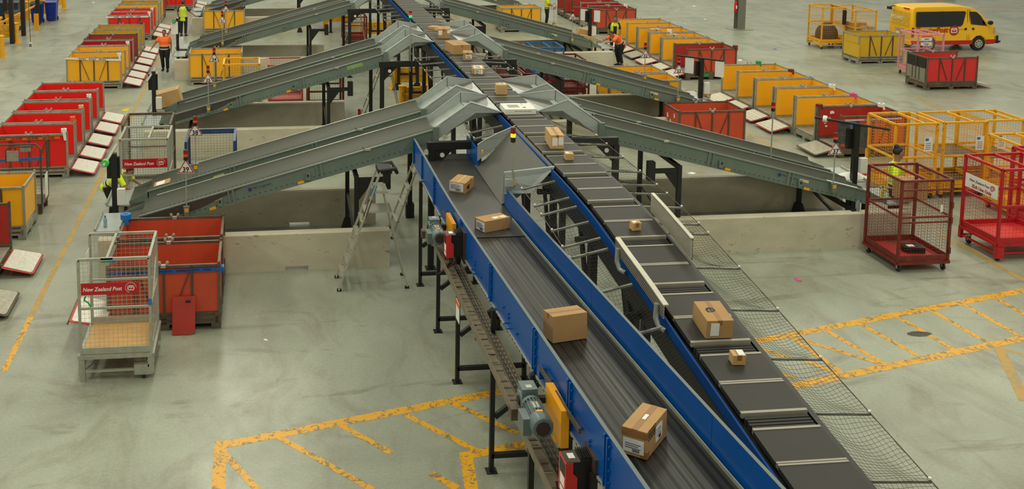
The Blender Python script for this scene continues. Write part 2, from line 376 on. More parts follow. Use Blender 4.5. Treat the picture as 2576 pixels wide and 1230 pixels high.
# ---------------------------------------------------------------- chutes
DARKPAN=mat('dark_brown_side_panel',(66,60,54),.5,0,.08,4)
def chute(label,s,y0,detail,logo=False,strip=False,xend=-2.35,dark=False,plate=True):
    """one slide; local x measured outwards from the sorter (0 at its centre), mirrored for the right side"""
    t=thing('sorting_chute',label,'chute',(5.06,y0,0)); W=.90
    def X(x): return (x-5.06)*(1 if s<0 else -1)       # x given on the left side in world metres
    def pl(x,y,z): return (X(x),y,z)
    def flip(mb):
        if s>0: mb.f=[tuple(reversed(f)) for f in mb.f]
        return mb
    def zr(x): return 1.69+.272*(x+.15)
    xa,xb=xend,3.36
    # near side panel with lip, far wall, slide bed
    m=MB(); a,b=zr(xa),zr(xb)
    m.add([pl(xa,0,a-.27),pl(xb,0,b-.33),pl(xb,0,b),pl(xa,0,a),pl(xa,.012,a-.27),pl(xb,.012,b-.33),pl(xb,.012,b),pl(xa,.012,a)],[(0,1,2,3),(7,6,5,4),(0,4,5,1),(1,5,6,2),(2,6,7,3),(3,7,4,0)])
    flip(m).build('side_panel',CHUTEG,t)
    m=MB().bar(pl(xa,.0,a),pl(xb,.0,b),.05,.025); m.build('front_rail',CHUTEG,t)
    m=MB().bar(pl(xa,-.012,a-.262),pl(xb,-.012,b-.322),.03,.02); m.build('bottom_flange',CHUTEG,t)
    xw=xa+.25
    m=MB(); m.prism([pl(xw,W-.015,zr(xw)-.30),pl(xb,W-.015,b-.33),pl(xb,W-.015,b+.04),pl(xw,W-.015,zr(xw)+.04)],(0,.015,0)); flip(m).build('far_wall',CHUTEG,t)
    MB().bar(pl(xw,W-.006,zr(xw)+.045),pl(xb,W-.006,b+.045),.03,.014).build('wall_lip',ALU,t)
    prof=[(.012,-.012),(.10,.026),(.2,.01),(.45,-.03),(.68,-.025),(.78,-.0),(.855,.025),(.884,.042)] if strip else [(.015,-.105),(.16,-.115),(.5,-.118),(.70,-.105),(.80,-.06),(.865,.0),(.884,.04)]
    m=MB(); vs=[]; fs=[]; n=len(prof)
    for x in (xa+.02,xb):
        for yy,dz in prof: vs.append(pl(x,yy,zr(x)+dz))
    for i in range(n-1): fs.append((i,i+1,n+i+1,n+i))
    m.add(vs,fs); flip(m).build('slide_bed',BED,t)
    # joints, brackets, stickers, bolt holes
    for x in (1.15,-.55):
        z=zr(x); 
        MB().bar(pl(x+.02,-.014,z-.28),pl(x-.02,-.014,z-.015),.045,.02,(0,1,0)).build('joint_flange',CHUTEG,t)
        MB().bar(pl(x-.07,-.014,z-.285),pl(x-.11,-.014,z-.015),.03,.02,(0,1,0)).build('joint_flange',CHUTEG,t)
        MB().box(*[min(X(x-.30),X(x-.21)),-.05,z-.33],*[max(X(x-.30),X(x-.21)),-.005,z-.19]).build('bracket',CHUTEG,t)
        MB().box(min(X(x-.28),X(x-.245)),-.053,z-.26,max(X(x-.28),X(x-.245)),-.05,z-.21).build('sensor_window',BLACK,t)
        if detail: MB().bar(pl(x-.46,-.02,zr(x-.46)-.262),pl(x-.34,-.02,zr(x-.34)-.262),.02,.05).build('sticker',YELS,t,label='orange sticker')
    m=MB(); x=xa+.2
    while x<xb-.1:
        z=zr(x)-.235; m.box(min(X(x),X(x+.016)),-.004,z-.008,max(X(x),X(x+.016)),0,z+.008); x+=.105
    m.build('bolt_row',BLACK,t,kind='stuff')
    if plate: MB().prism([pl(-1.0,-.004,zr(-1.0)-.14),pl(-.78,-.004,zr(-.78)-.14),pl(-.78,-.004,zr(-.78)-.085),pl(-1.0,-.004,zr(-1.0)-.085)],(0,.003,0)).build('maker_plate',mat('cream_label',(204,196,150),.5),t)
    if dark:
        m=MB(); m.prism([pl(-.35,-.006,zr(-.35)-.02),pl(xa+.05,-.006,zr(xa)-.02),pl(xa+.05,-.006,zr(xa)-.19),pl(-1.2,-.006,zr(-1.2)-.19)],(0,.003,0)); flip(m).build('dark_panel',DARKPAN,t)
    if strip:
        x=xa+.55; k=0
        while x<1.35:
            w_=.085*max(.25,min(1,(1.6-x)/1.2)); r=MB().bar(pl(x,.018,zr(x)-.012),pl(x,.018+w_,zr(x)+.034*w_/.085-.004),.046,.03,(0,0,1)); r.build('skate_roller',mat('worn_roller_rubber',(70,66,58),.6,0,.1,8),t); x+=.085
        MB().bar(pl(xa+.5,.055,zr(xa+.5)-.02),pl(1.35,.055,zr(1.35)-.02),.09,.02).build('roller_bed',BLACK,t)
    if logo:
        xl=-.05 if s<0 else -.55; z=zr(xl)-.11; sl=math.atan(.272)*(1 if s<0 else -1); d=V((math.cos(sl),0,math.sin(sl)))
        c=V(pl(xl,-.004,z)); MB().bar(c-d*.26,c+d*.26,.10,.003,(0,1,0)).build('logo_plate',CHUTEG,t)
        k=t.children[-1]; bl=mat('dark_blue_print',(40,52,110),.5); text('logo_lettering','FKI Logistex',.075,bl,k,frame(c+d*.05+V((0,-.004,0)),d,(0,-1,0)),.001,False,.1)
        e=MB(); e.lathe([(.04,0),(.04,.002)],c-d*.19+V((0,-.005,0)),14,'y'); e=e.build('logo_emblem',bl,k)
        for u in (-.012,.012):
            for v in (-.012,.012): MB().box(c.x-d.x*.19+u-.009,c.y-.008,c.z-d.z*.19+v-.009,c.x-d.x*.19+u+.009,c.y-.005,c.z-d.z*.19+v+.009).build('emblem_pane',PAPER,e) if 0 else None
    MB().box(min(X(2.0),X(2.11)),-.04,zr(2.05)-.02,max(X(2.0),X(2.11)),.0,zr(2.05)+.02).build('clamp_block',ALU,t); MB().tube([pl(2.0,-.03,zr(2.0)+.02),pl(1.95,.06,zr(1.95)+.06),pl(1.98,.10,zr(1.95)+.03)],.005,5).build('clamp_lever',BLACK,t)
    if detail and s<0 and not strip: c=V(pl(2.55,-.004,zr(2.55)-.10)); d=V((math.cos(math.atan(.272)),0,math.sin(math.atan(.272)))); MB().bar(c-d*.22,c+d*.22,.11,.004,(0,1,0)).build('green_label',mat('pale_green_label',(128,160,96),.5),t)
    # bent sheet head ------------------------------------------------------
    ja,jb=3.36,3.44; zj=zr(3.38)
    m=MB(); m.add([pl(3.44,.02,zj-.20),pl(4.19,.02,2.955),pl(4.705,.0,2.95),pl(4.09,.03,3.165),pl(3.44,.02,zj+.04)],[(0,1,3,4),(1,2,3)])
    m.add([pl(3.44,.036,zj-.20),pl(4.19,.036,2.955),pl(4.705,.016,2.95),pl(4.09,.046,3.165),pl(3.44,.036,zj+.04)],[(4,3,1,0),(3,2,1)])
    flip(m).build('head_side',SHEET,t)
    m=MB().tube([pl(3.40,.025,zj+.045),pl(4.09,.035,3.17),pl(4.71,.008,2.955)],.018,6); m.build('rolled_edge',SHEET,t)
    m=MB(); m.add([pl(3.44,.02,zj-.20),pl(4.19,.02,2.955),pl(4.71,.0,2.95),pl(4.74,.2,2.90),pl(4.51,.2,2.85),pl(4.25,.2,2.80),pl(4.05,.2,2.735),pl(3.84,.2,2.63),pl(3.46,.2,2.44)],[(0,1,5,6,7,8),(1,2,3,4,5)]); flip(m).build('head_hull',SHEET,t)
    ym=1.36; yf=.93
    m=MB(); m.add([pl(3.44,W,zj-.20),pl(4.12,yf,2.80),pl(4.06,yf,3.165),pl(3.44,W,zj+.06)],[(0,1,2,3)])
    m.add([pl(4.12,yf,2.80),pl(4.71,ym,2.935),pl(4.71,ym,2.985),pl(4.06,yf,3.165)],[(0,1,2,3)])
    v=m.v; k=len(v); m.add([(a_,b_+.014,c_) for a_,b_,c_ in v],[tuple(reversed(f)) for f in m.f]); flip(m).build('head_back',SHEET,t)
    MB().tube([pl(3.44,W+.005,zj+.062),pl(4.06,yf+.005,3.168),pl(4.71,ym+.005,2.988)],.011,6).build('rolled_edge',SHEET,t)
    # sheets inside the mouth
    m=MB(); m.quad(pl(3.40,.03,zj-.115),pl(4.07,.035,2.955),pl(4.07,yf,2.955),pl(3.40,W,zj-.115)); flip(m).build('head_slide',SHEET,t)
    m=MB(); m.quad(pl(4.07,.035,2.955),pl(4.20,.30,2.945),pl(4.20,yf-.02,2.95),pl(4.07,yf,2.955)); m.quad(pl(4.07,.035,2.955),pl(4.705,.01,2.945),pl(4.45,.36,2.935),pl(4.20,.30,2.945)); flip(m).build('mouth_sheet',SHEET,t)
    m=MB(); m.quad(pl(4.705,.01,2.945),pl(4.71,ym,2.955),pl(4.60,.75,2.945),pl(4.45,.36,2.935)); flip(m).build('mouth_sheet',SHEET,t)
    m=MB(); m.quad(pl(4.20,.30,2.945),pl(4.45,.36,2.935),pl(4.60,.75,2.945),pl(4.71,ym,2.955),pl(4.20,yf-.02,2.95)); flip(m).build('mouth_pan',mat('dull_pan_steel',(74,74,68),.3,.4,.25,5,stretch=(1,6,1)),t)
    MB().bar(pl(4.065,yf-.012,3.16),pl(4.07,yf-.012,2.96),.008,.004,(0,1,0)).build('sheet_seam',BLACK,t); MB().bar(pl(4.07,.04,2.958),pl(4.07,yf,2.958),.008,.004).build('sheet_seam',BLACK,t)
    # joint flanges between the head and the slide
    m=MB(); m.box(min(X(3.33),X(3.45)),-.03,zj-.37,max(X(3.33),X(3.45)),.03,zj+.05); m.build('joint_collar',CHUTEG,t)
    m=MB(); m.prism([pl(3.20,W-.03,zj+.02),pl(3.46,W-.03,zj+.09),pl(3.46,W-.03,zj-.13),pl(3.36,W-.03,zj-.13)],(0,.012,0)); flip(m).build('joint_plate',SHEET,t)
    for d in (.0,.07):
        MB().lathe([(.014,0),(.014,.012)],pl(3.285+d*.5,W-.043,zj-.01-d),8,'y').build('bolt',BLACK,t)
    # outfeed end, folding down to the work table
    m=MB(); zt=.84
    m.add([pl(xa+.02,.0,a-.105),pl(xa+.02,W,a-.118),pl(xa-.38,W,zt+.03),pl(xa-.38,.0,zt+.03)],[(0,1,2,3)])
    flip(m).build('outfeed_slide',BED,t)
    for yy,ex in ((0,.0),(W-.014,.25)):
        m=MB(); m.prism([pl(xa+.02+ex,yy,zr(xa+ex)+.0),pl(xa+.02+ex,yy,zr(xa+ex)-.20),pl(xa-.38,yy,zt),pl(xa-.38,yy,zt+.06)],(0,.014,0)); flip(m).build('outfeed_cheek',CHUTEG,t)
    # work table
    m=MB(); X0,X1=sorted((X(xa-.36),X(xa-.84))); m.box(X0,-.06,zt-.03,X1,W+.06,zt); m.build('work_table',SHEET,t)
    m=MB(); xo=X(xa-.84); m.tube([(xo,-.06,zt+.03),(xo,W+.06,zt+.03)],.022,8); m.build('table_rail',GALV,t)
    for yy in (.0,W):
        MB().bar((X(xa-.45),yy,0),(X(xa-.45),yy,zt-.03),.06).build('table_leg',BLACK,t)
    return t
def mid_support(s,x,y,label,arm=True):
    t=thing('chute_support',label,'support frame',(5.06+(x-5.06)*(1 if s<0 else -1),y,0)); k=1 if s<0 else -1
    z=1.69+.272*(x+.15)-.40
    for d in (-.07,.07):
        pass
    MB().bar((0,-2.05,0),(0,-2.05,z),.085).build('leg',BLACK,t); MB().bar((0,0,0),(0,0,z),.085).build('leg',BLACK,t)
    MB().bar((0,-2.05,z-.04),(0,0,z-.04),.08).build('cross_beam',BLACK,t); MB().bar((0,-2.0,.35),(0,-.05,.8),.05).build('brace',BLACK,t)
    for yy in (-2.05,0):
        MB().prism([(-.13,yy-.07,0),(.13,yy-.07,0),(.06,yy-.07,.22),(-.06,yy-.07,.22)],(0,.14,0)).build('foot',BLACK,t)
    if arm:
        MB().bar((0,-2.05,z-.1),(k*.62,-2.05,z-.1),.06,.09).build('arm',BLACK,t); MB().prism([(k*.04,-2.08,z-.15),(k*.3,-2.08,z-.15),(k*.04,-2.08,z-.5)],(0,.06,0)).build('gusset',BLACK,t)
        MB().box(min(k*.52,k*.66),-2.12,z-.28,max(k*.52,k*.66),-1.98,z+.1).build('hanger',BLACK,t)
PAIRS=((19.03,'nearest',('39','38'),('37','36')),(26.9,'second',('35','34'),('33','32')),(36.6,'third',('31','30'),('29','28')),(46.4,'fourth',('27','26'),('25','24')))
for k,(y0,nm,ln,rn) in enumerate(PAIRS):
    for s,side,nums in ((-1,'left',ln),(1,'right',rn)):
        for q in (0,1):
            y=y0+q*1.48
            lab='grey-green metal chute sloping %s from the sorter, %s of the %s pair'%(side,('front one','rear one')[q],nm)
            chute(lab,s,y,k<2,logo=(k==0 and q==0),strip=(k==0 and s<0),dark=(q==0 and s<0))
        if k<4:
            mid_support(s,1.82,y0+1.9,'black two-legged support under the middle of the %s %s chutes'%(nm,side))
            t=mid_support(s,-1.9,y0+1.9,'black two-legged support under the low end of the %s %s chutes'%(nm,side),False)
# head support legs (rear) beside the ladders
for k,(y0,nm,_,_) in enumerate(PAIRS[:3]):
    for s,side in ((-1,'left'),(1,'right')):
        t=thing('chute_head_post','black post with foot block under the %s %s chute heads'%(nm,side),'post',(5.06+s*1.8,y0+2.47,0))
        MB().bar((0,0,.02),(0,0,2.45),.1).build('post',BLACK,t); MB().box(-.09,-.09,0,.09,.09,.32).build('foot_block',BLACK,t)
# ---------------------------------------------------------------- merge chute from the sorter to the blue conveyor
mc=thing('merge_chute','wide grey sheet chute dropping from the sorter to the blue conveyor belt','chute',(4.35,16.8,2.2))
def L(*p): return V(p)-mc.location
A_,B_,C_,D_=(4.70,17.93,2.965),(4.70,15.48,2.95),(3.97,18.1,2.19),(3.96,15.98,2.175)
m=MB().plate([L(*C_),L(*D_),L(4.2,15.8,2.36),L(*B_),L(*A_),L(4.15,17.95,2.36)],-.012); m.build('slide_sheet',mat('grey_slide_sheet',(88,88,82),.4,.3,.06,4),mc)
m=MB(); m.plate([L(*B_),L(4.2,15.78,2.36),L(3.97,15.95,2.19),L(3.97,15.85,2.76)],.012); m.build('front_wall',SHEET,mc)
m=MB(); m.plate([L(4.70,15.44,2.95),L(3.97,15.80,2.76),L(3.97,15.80,2.42),L(4.35,15.55,2.5)],.012); m.build('outer_cheek',SHEET,mc)
MB().bar(L(4.70,15.46,2.955),L(3.97,15.83,2.765),.05,.02).build('front_edge',SHEET,mc)
m=MB()
ps=[(0,3.98,17.92,2.33,2.64),(.3,4.15,17.98,2.42,2.72),(.6,4.35,18.0,2.55,2.81),(1,4.70,17.95,2.95,2.975)]
for (a,x,y,z0,z1),(a2,x2,y2,z02,z12) in zip(ps,ps[1:]):
    m.quad(L(x,y,z0),L(x2,y2,z02),L(x2,y2,z12),L(x,y,z1)); m.quad(L(x,y+.01,z1),L(x2,y2+.01,z12),L(x2,y2+.01,z02),L(x,y+.01,z0))
m.build('back_wall',SHEET,mc)
MB().tube([L(x,y,z1) for _,x,y,_,z1 in ps],.014,6).build('rolled_edge',SHEET,mc)
MB().box(*L(4.0,17.60,2.56),*L(4.02,17.66,2.62)).build('sticker',YELS,mc)
# ---------------------------------------------------------------- blue conveyor
def zc(y):
    P=((19.1,2.487),(16.3,2.495),(15.2,2.52),(14.16,2.565),(12.4,2.67),(10.27,2.80),(9,2.875),(7.9,2.94),(7,3.0),(4,3.2))
    for (a,za),(b,zb) in zip(P,P[1:]):
        if y>=b: return za+(zb-za)*(a-y)/(a-b)
    return 3.2
conv=thing('infeed_conveyor','blue-sided belt conveyor carrying boxes in the foreground','conveyor',(3.5,12,0))
kw=dict(fz=zc,step=.4)
joints=[19.05,16.6,14.3,12.35,10.25,9.0,7.95,5.2]
for a,b in zip(joints[1:],joints):
    ystrip(conv,'side_wall',BLUE,2.95,2.975,-.50,0,a+.004,b-.004,label='blue left side wall',**kw)
ystrip(conv,'wall_cap',mat('pale_blue_edge',(92,104,108),.5,.0,.05,6),2.945,2.982,0,.006,5.2,19.05,**kw)
for a,b in ((5.2,8.2),(8.2,11.5),(11.5,15.9),(17.95,19.0)):
    ystrip(conv,'side_wall',BLUE,4.0,4.025,-.50,(0 if b<16 else .03),a+.004,b-.004,label='blue right side wall',**kw)
m=MB(); m.prism([at(conv,4.0,15.9,zc(15.9)-.35),at(conv,4.025,15.9,zc(15.9)-.35),at(conv,4.025,15.9,zc(15.9)),at(conv,4.0,15.9,zc(15.9))],(0,.002,0)); m.build('wall_end',BLUE,conv)
ystrip(conv,'wall_cap',mat('pale_blue_edge',(92,104,108),.5,.0,.05,6),3.995,4.03,0,.006,5.2,15.9,**kw)
ystrip(conv,'skirt',GALV,3.95,3.965,-.34,-.30,5.2,15.2,**kw); ystrip(conv,'skirt',GALV,3.01,3.022,-.34,-.30,5.2,14.3,**kw)
def ribbed():
    m=D.materials.new('ribbed_black_belt'); m.use_nodes=True; nt=m.node_tree; N=nt.nodes; L=nt.links; b=N['Principled BSDF']
    tc=N.new('ShaderNodeTexCoord'); mp=N.new('ShaderNodeMapping'); mp.inputs['Scale'].default_value=(30,.12,0); L.new(tc.outputs['Object'],mp.inputs[0])
    n=N.new('ShaderNodeTexNoise'); n.inputs['Scale'].default_value=1.; n.inputs['Detail'].default_value=2; L.new(mp.outputs[0],n.inputs['Vector'])
    r=N.new('ShaderNodeValToRGB'); r.color_ramp.elements[0].position=.38; r.color_ramp.elements[1].position=.66; r.color_ramp.elements[0].color=s2l((15,15,14))+(1,); r.color_ramp.elements[1].color=s2l((52,52,47))+(1,); L.new(n.outputs[0],r.inputs[0]); L.new(r.outputs[0],b.inputs['Base Color'])
    r2=N.new('ShaderNodeValToRGB'); r2.color_ramp.elements[0].color=(.6,.6,.6,1); r2.color_ramp.elements[1].color=(.2,.2,.2,1); L.new(n.outputs[0],r2.inputs[0]); L.new(r2.outputs[0],b.inputs['Roughness'])
    bp=N.new('ShaderNodeBump'); bp.inputs['Strength'].default_value=.5; bp.inputs['Distance'].default_value=.006; L.new(n.outputs[0],bp.inputs['Height']); L.new(bp.outputs[0],b.inputs['Normal']); b.inputs['Specular IOR Level'].default_value=.22; return m
RB=ribbed(); SB=mat('smooth_dark_belt',(52,51,47),.42,0,.06,6)
ystrip(conv,'ribbed_belt',RB,3.0,3.99,-.40,-.335,5.2,14.38,**kw); ystrip(conv,'smooth_belt',SB,3.0,3.99,-.40,-.33,14.42,19.0,**kw)
ystrip(conv,'bottom_flange',GALV,2.93,2.965,-.52,-.50,5.2,18.6,**kw); ystrip(conv,'bottom_flange',GALV,4.0,4.03,-.52,-.50,5.2,18.6,**kw)
for y in joints[1:-1]:
    for d in (-.0,.07):
        MB().box(*at(conv,2.925,y-.012+d-.03,zc(y)-.49),*at(conv,2.952,y+.012+d-.03,zc(y)-.01)).build('wall_rib',BLUE,conv)
    m=MB()
    for i in range(4):
        for d in (-.07,.09): m.lathe([(.012,-.015),(.012,0)],at(conv,2.945,y+d,zc(y)-.07-.11*i),8,'x')
    m.build('bolt_set',BLUE,conv)
for y in (17.9,18.9):
    MB().box(*at(conv,2.925,y-.02,zc(y)-.46),*at(conv,2.952,y+.02,zc(y)-.02)).build('wall_rib',BLUE,conv)
m=MB(); y=5.3
while y<18.5:
    m.box(*at(conv,2.926,y,zc(y)-.515),*at(conv,2.931,y+.03,zc(y)-.505)); y+=.11
m.build('flange_holes',BLACK,conv,kind='stuff')
for y in (13.3,11.4,9.6,8.4,15.3):
    m=MB(); 
    for i,(a,b) in enumerate(((.0,-.3),(.0,-.35),(.25,-.33),(-.4,-.36))): m.lathe([(.014,-.02),(.014,0)],at(conv,2.948,y+a,zc(y)+b),8,'x')
    m.build('bolt_set',BLUE,conv)
    MB().tube([at(conv,2.95,y-.1,zc(y)-.44),at(conv,2.90,y-.1,zc(y)-.44),at(conv,2.90,y+.05,zc(y)-.44),at(conv,2.95,y+.05,zc(y)-.44)],.01,6).build('hoop_handle',BLUE,conv)
for y in (17.86,15.98,14.31,12.04,10.2,8.2,6.4):
    z=zc(y)-.5
    for x in (2.915,3.95): 
        MB().bar(at(conv,x,y,0.01),at(conv,x,y,z),.06).build('leg',BLACK,conv); MB().box(*at(conv,x-.07,y-.07,0),*at(conv,x+.07,y+.07,.012)).build('foot_plate',BLACK,conv)
    MB().bar(at(conv,2.915,y,.22),at(conv,3.95,y,.22),.06).build('tie_bar',BLACK,conv)
    MB().bar(at(conv,2.915,y,z-.03),at(conv,3.95,y,z-.03),.07).build('cross_beam',BLACK,conv)
    MB().bar(at(conv,2.95,y,.75),at(conv,3.75,y,1.35),.06).build('brace',BLACK,conv)
# ---------------------------------------------------------------- pallet containers
RED2=mat('flaky_red_panel',(210,40,40),.5,0,.06,3,dirt=(210,176,166),dirt_amt=-.1,dirt_scale=4)
CW,CDP,CH=1.88,1.10,1.15
def c_pallet(b):
    x,y=CW/2,CDP/2
    for yy in (-y,y-.09): b.box(-x,yy,.10,x,yy+.09,.30)
    for xx in (-x,x-.09,-.05): b.box(xx,-y,.10,xx+.09,y,.22)
    for xx in (-x,-.08,x-.16):
        for yy in (-y,-.07,y-.14): b.box(xx,yy,0,xx+.16,yy+.14,.10)
    for yy in (-y,y-.10): b.box(-x,yy+.01,0,x,yy+.09,.025)
def c_groove(b):
    x,y=CW/2,CDP/2
    for z in (.15,.245): b.box(-x+.1,-y-.006,z,x-.1,-y+.004,z+.035)
def c_deck(b): b.box(-CW/2+.02,-CDP/2+.02,.235,CW/2-.02,CDP/2-.02,.255)
def c_post(b):
    b.box(-.024,-.024,.05,.024,.024,CH); b.lathe([(.027,0),(.027,.02),(.014,.03)],(0,0,CH),8)
def c_rail(b): b.box(-CW/2,-.022,CH-.055,CW/2,.022,CH-.01)
def c_srail(b): b.box(-.022,-CDP/2,CH-.055,.022,CDP/2,CH-.01)
def c_long(b): b.box(-CW/2+.03,-.01,.31,CW/2-.03,.01,CH-.05)
def c_short(b): b.box(-.01,-CDP/2+.03,.31,.01,CDP/2-.03,CH-.05)
def c_rib(b): b.box(-.02,-.014,.30,.02,.014,CH-.03)
def c_brace(b): b.bar((.02,0,CH-.08),(.30,0,.34),.014,.035,(0,1,0))
def c_brace2(b): b.bar((-.02,0,CH-.08),(-.30,0,.34),.014,.035,(0,1,0))
def c_clip(b):
    for s in (-1,1):
        b.tube([(s*.03,0,CH-.02),(s*.05,0,CH+.02)],.012,6); b.lathe([(.01,-.012),(.028,-.008),(.028,.008),(.01,.012)],(s*.065,0,CH+.035),10,'y')
    b.box(-.04,-.026,CH-.05,.04,.026,CH)
def c_gate_frame(b):
    b.prism([(0,-.46,.20),(.05,-.5,.195),(.55,-.5,.075),(.60,-.45,.065),(.60,.45,.065),(.55,.5,.075),(.05,.5,.195),(0,.46,.20)],(0,0,.008))
def c_gate_tube(b):
    b.tube([(.02,-.50,.04),(.60,-.50,.025),(.60,.48,.025)],.016,6); b.bar((.0,-.45,.05),(.0,.45,.05),.04); b.prism([(.02,-.46,.17),(.56,-.47,.05),(.58,.45,.05),(.02,.46,.17)],(0,0,.012))
def c_gate_plate(b):
    b.prism([(.04,-.435,.2085),(.53,-.465,.0905),(.565,-.42,.0822),(.565,.42,.0822),(.53,.465,.0905),(.04,.435,.2085)],(0,0,.014))
def c_gate_hinge(b):
    for yy in (-.35,.35): b.tube([(-.03,yy,.21),(.03,yy,.19)],.025,6)
def container(color,label,x,y,rz=0,gate='red',group=None,front_ribs=True,clip=True,frame_m=None,back=None):
    """x,y = centre; open side at local +x; ribbed face at local -y"""
    t=thing('pallet_container',label,'container',(x,y,0),rz,group); frame_m=frame_m or (RUSTFR if color in (PLYORG,PLYBRICK,RED2) else PALSTEEL)
    part('c','pallet_base',c_pallet,frame_m,t); part('c','deck',c_deck,PALSTEEL,t)
    part('c','base_groove',c_groove,BROWNM,t)
    for sx in (-1,1):
        for sy in (-1,1):
            o=part('c','corner_post',c_post,frame_m,t); o.location=(sx*(CW/2-.02),sy*(CDP/2-.02),0)
    sides=[-1] if gate else [-1,1]; gate=None if gate=='open' else gate
    for sy in (-1,1):
        o=part('c','long_panel',c_long,(back if back and sy>0 else color),t); o.location=(0,sy*(CDP/2-.03),0)
        o=part('c','top_rail',c_rail,frame_m,t); o.location=(0,sy*(CDP/2-.02),0)
    for sx in sides:
        o=part('c','short_panel',c_short,color,t); o.location=(sx*(CW/2-.03),0,0)
        o=part('c','top_rail_short',c_srail,frame_m,t); o.location=(sx*(CW/2-.02),0,0)
    if front_ribs:
        for sy in (-1,1):
            for xx in (-CW/4,0,CW/4):
                o=part('c','rib',c_rib,BROWNM,t); o.location=(xx,sy*(CDP/2-.012),0)
            o=part('c','brace',c_brace,BROWNM,t); o.location=(-CW/4,sy*(CDP/2-.008),0)
            o=part('c2','brace',c_brace2,BROWNM,t); o.location=(CW/4,sy*(CDP/2-.008),0)
    if clip:
        o=part('c','latch',c_clip,ALU,t); o.location=(0,-CDP/2+.02,0); o=part('c','latch',c_clip,ALU,t); o.location=(0,CDP/2-.02,0)
    if gate:
        g=part('c'+gate,'gate',c_gate_frame,TREADR if gate=='red' else BROWNM,t,label='folded-down %s gate'%('red-edged' if gate=='red' else 'bare metal')); g.location=(CW/2+.03,0,0)
        part('c','tread_plate',c_gate_plate,(QUILT if abs(rz)>1 else TREAD) if gate=='red' else BAREP,g); part('c','hinge',c_gate_hinge,BROWNM,g)
    return t
def c_at(X,Y): return X,Y
# left row: right front post at (-4.83, y); open end towards the aisle on the right
LX=-4.83-CW/2+.03
LROW=[(25.05,PLYRED,'red','nearest of the row of five red containers, orange tape along its front'),(26.25,PLYRED,'red','second of the five red containers, orange tape roll on its post'),(27.5,PLYRED,'red','third of the five red containers, cream tape roll on its post'),
 (28.8,PLYRED,'red','fourth of the five red containers, white tape bundle on its post'),(29.98,PLYRED,'red','rearmost of the five red containers, in front of the yellow ones'),
 (35.05,PLYYEL,'red','yellow container with white tape across its front, behind the red row'),(36.2,PLYYEL,'red','yellow container second in its row, white wrap on its post'),(37.4,PLYCRIM,'red','crimson container between a yellow and a brick red one on the left'),
 (38.7,PLYBRICK,'red','brick red container behind the crimson one on the left'),(39.85,PLYMUS,'red','mustard container behind the brick red one on the left'),(41.1,PLYMUS,'red','mustard container, rearmost before the floor gap on the left'),
 (44.75,PLYRED,'red','red container with white printed tape along its front on the left'),(45.95,PLYRED,'red','red container right behind the white-taped red one'),(47.1,PLYYEL,'red','yellow container behind the two far red ones on the left'),
 (48.3,PLYMUS,None,'mustard container far up the left row'),(49.5,PLYYEL,None,'yellow container, second from the far end of the left row'),(50.7,PLYBRICK,None,'brick red container at the far end of the left row')]
for i,(y,c,g,l) in enumerate(LROW):
    container(c,l,LX,y+CDP/2,0,g,'containers along the left aisle')
for i,y in enumerate((54.2,55.5)):
    container(PLYRED,('red container beyond the far end of the left row','rearmost red container on the left, cut by the top edge')[i],LX+1.3,y,0,'red','containers along the left aisle')
# right row: left front post at (15.32, y); open end towards the aisle on the left -> rotate by 180 deg
RX=15.32+CW/2-.03
RROW=[(24.8,PLYORG,'bare','orange-red container behind the yellow cages, torn white stickers inside its brick red back'),(26.0,PLYYEL,'open','yellow container with an open white sill, first behind the stickered red one, pink tape roll'),
 (27.15,PLYYEL,'red','second yellow container of the middle right row, white tape roll behind it'),(28.35,PLYYEL,'red','third yellow container of the middle right row, pink tail on its post'),(29.55,PLYYEL,'red','fourth yellow container of the middle right row, pale quilted gate'),(30.65,PLYYEL,'red','rearmost yellow container of the middle right row, green tape roll on top'),
 (34.5,PLYORG,'red','orange-red container with braced front and green strip on its base'),(35.7,PLYYEL,'red','yellow container directly behind the green-stripped red one'),(36.95,PLYYEL,'red','yellow container second behind the green-stripped red one'),
 (38.2,PLYYEL,'bare','yellow container third behind the green-stripped one, box on its rail'),(39.4,PLYYEL,'red','yellow container fourth behind the green-stripped one, brown box inside'),(40.5,PLYYEL,'red','rearmost yellow container of the far right row, beside the woman in a vest'),
 (44.35,PLYORG,'bare','orange-red container with dark braces behind the hanging papers'),(45.6,PLYCRIM,'open','crimson container behind the far work post'),(46.8,PLYORG,'open','orange-red container far up the right row, blue tape inside'),(48.1,PLYORG,'open','orange-red container second from the far end on the right'),(49.3,PLYORG,'open','orange-red container at the far end of the right row')]
for i,(y,c,g,l) in enumerate(RROW):
    o=container(c,l,RX,y+CDP/2,math.pi,g,'containers along the right aisle',back=None)
    if c is PLYORG:
        for ch in o.children:
            if ch.name.startswith('long_panel') and ch.location.y<0: ch.data=ch.data.copy(); ch.data.materials[0]=PLYBRICK
    if i==0:
        for (sx,sz,sw,sh,mm) in ((.55,.95,.13,.11,PAPER),(.72,.80,.08,.10,YELT),(.62,.76,.10,.13,mat('pale_green_sticker',(190,190,110),.6)),(.74,.66,.06,.05,YELT),(.70,.58,.07,.06,PAPER)):
            MB().prism([(sx-sw/2,-.50,sz),(sx+sw*.4,-.50,sz-sh*.2),(sx+sw/2,-.50,sz+sh*.5),(sx-sw*.1,-.50,sz+sh*.7),(sx-sw*.5,-.50,sz+sh*.4)],(0,.003,0)).build('torn_sticker',mm,o)
    if abs(y-34.5)<.1: MB().box(.1,CDP/2-.0+.005,.13,.45,CDP/2+.012,.22).build('green_strip',GREENT,o)
    if abs(y-39.4)<.1 or abs(y-38.2)<.1: pass
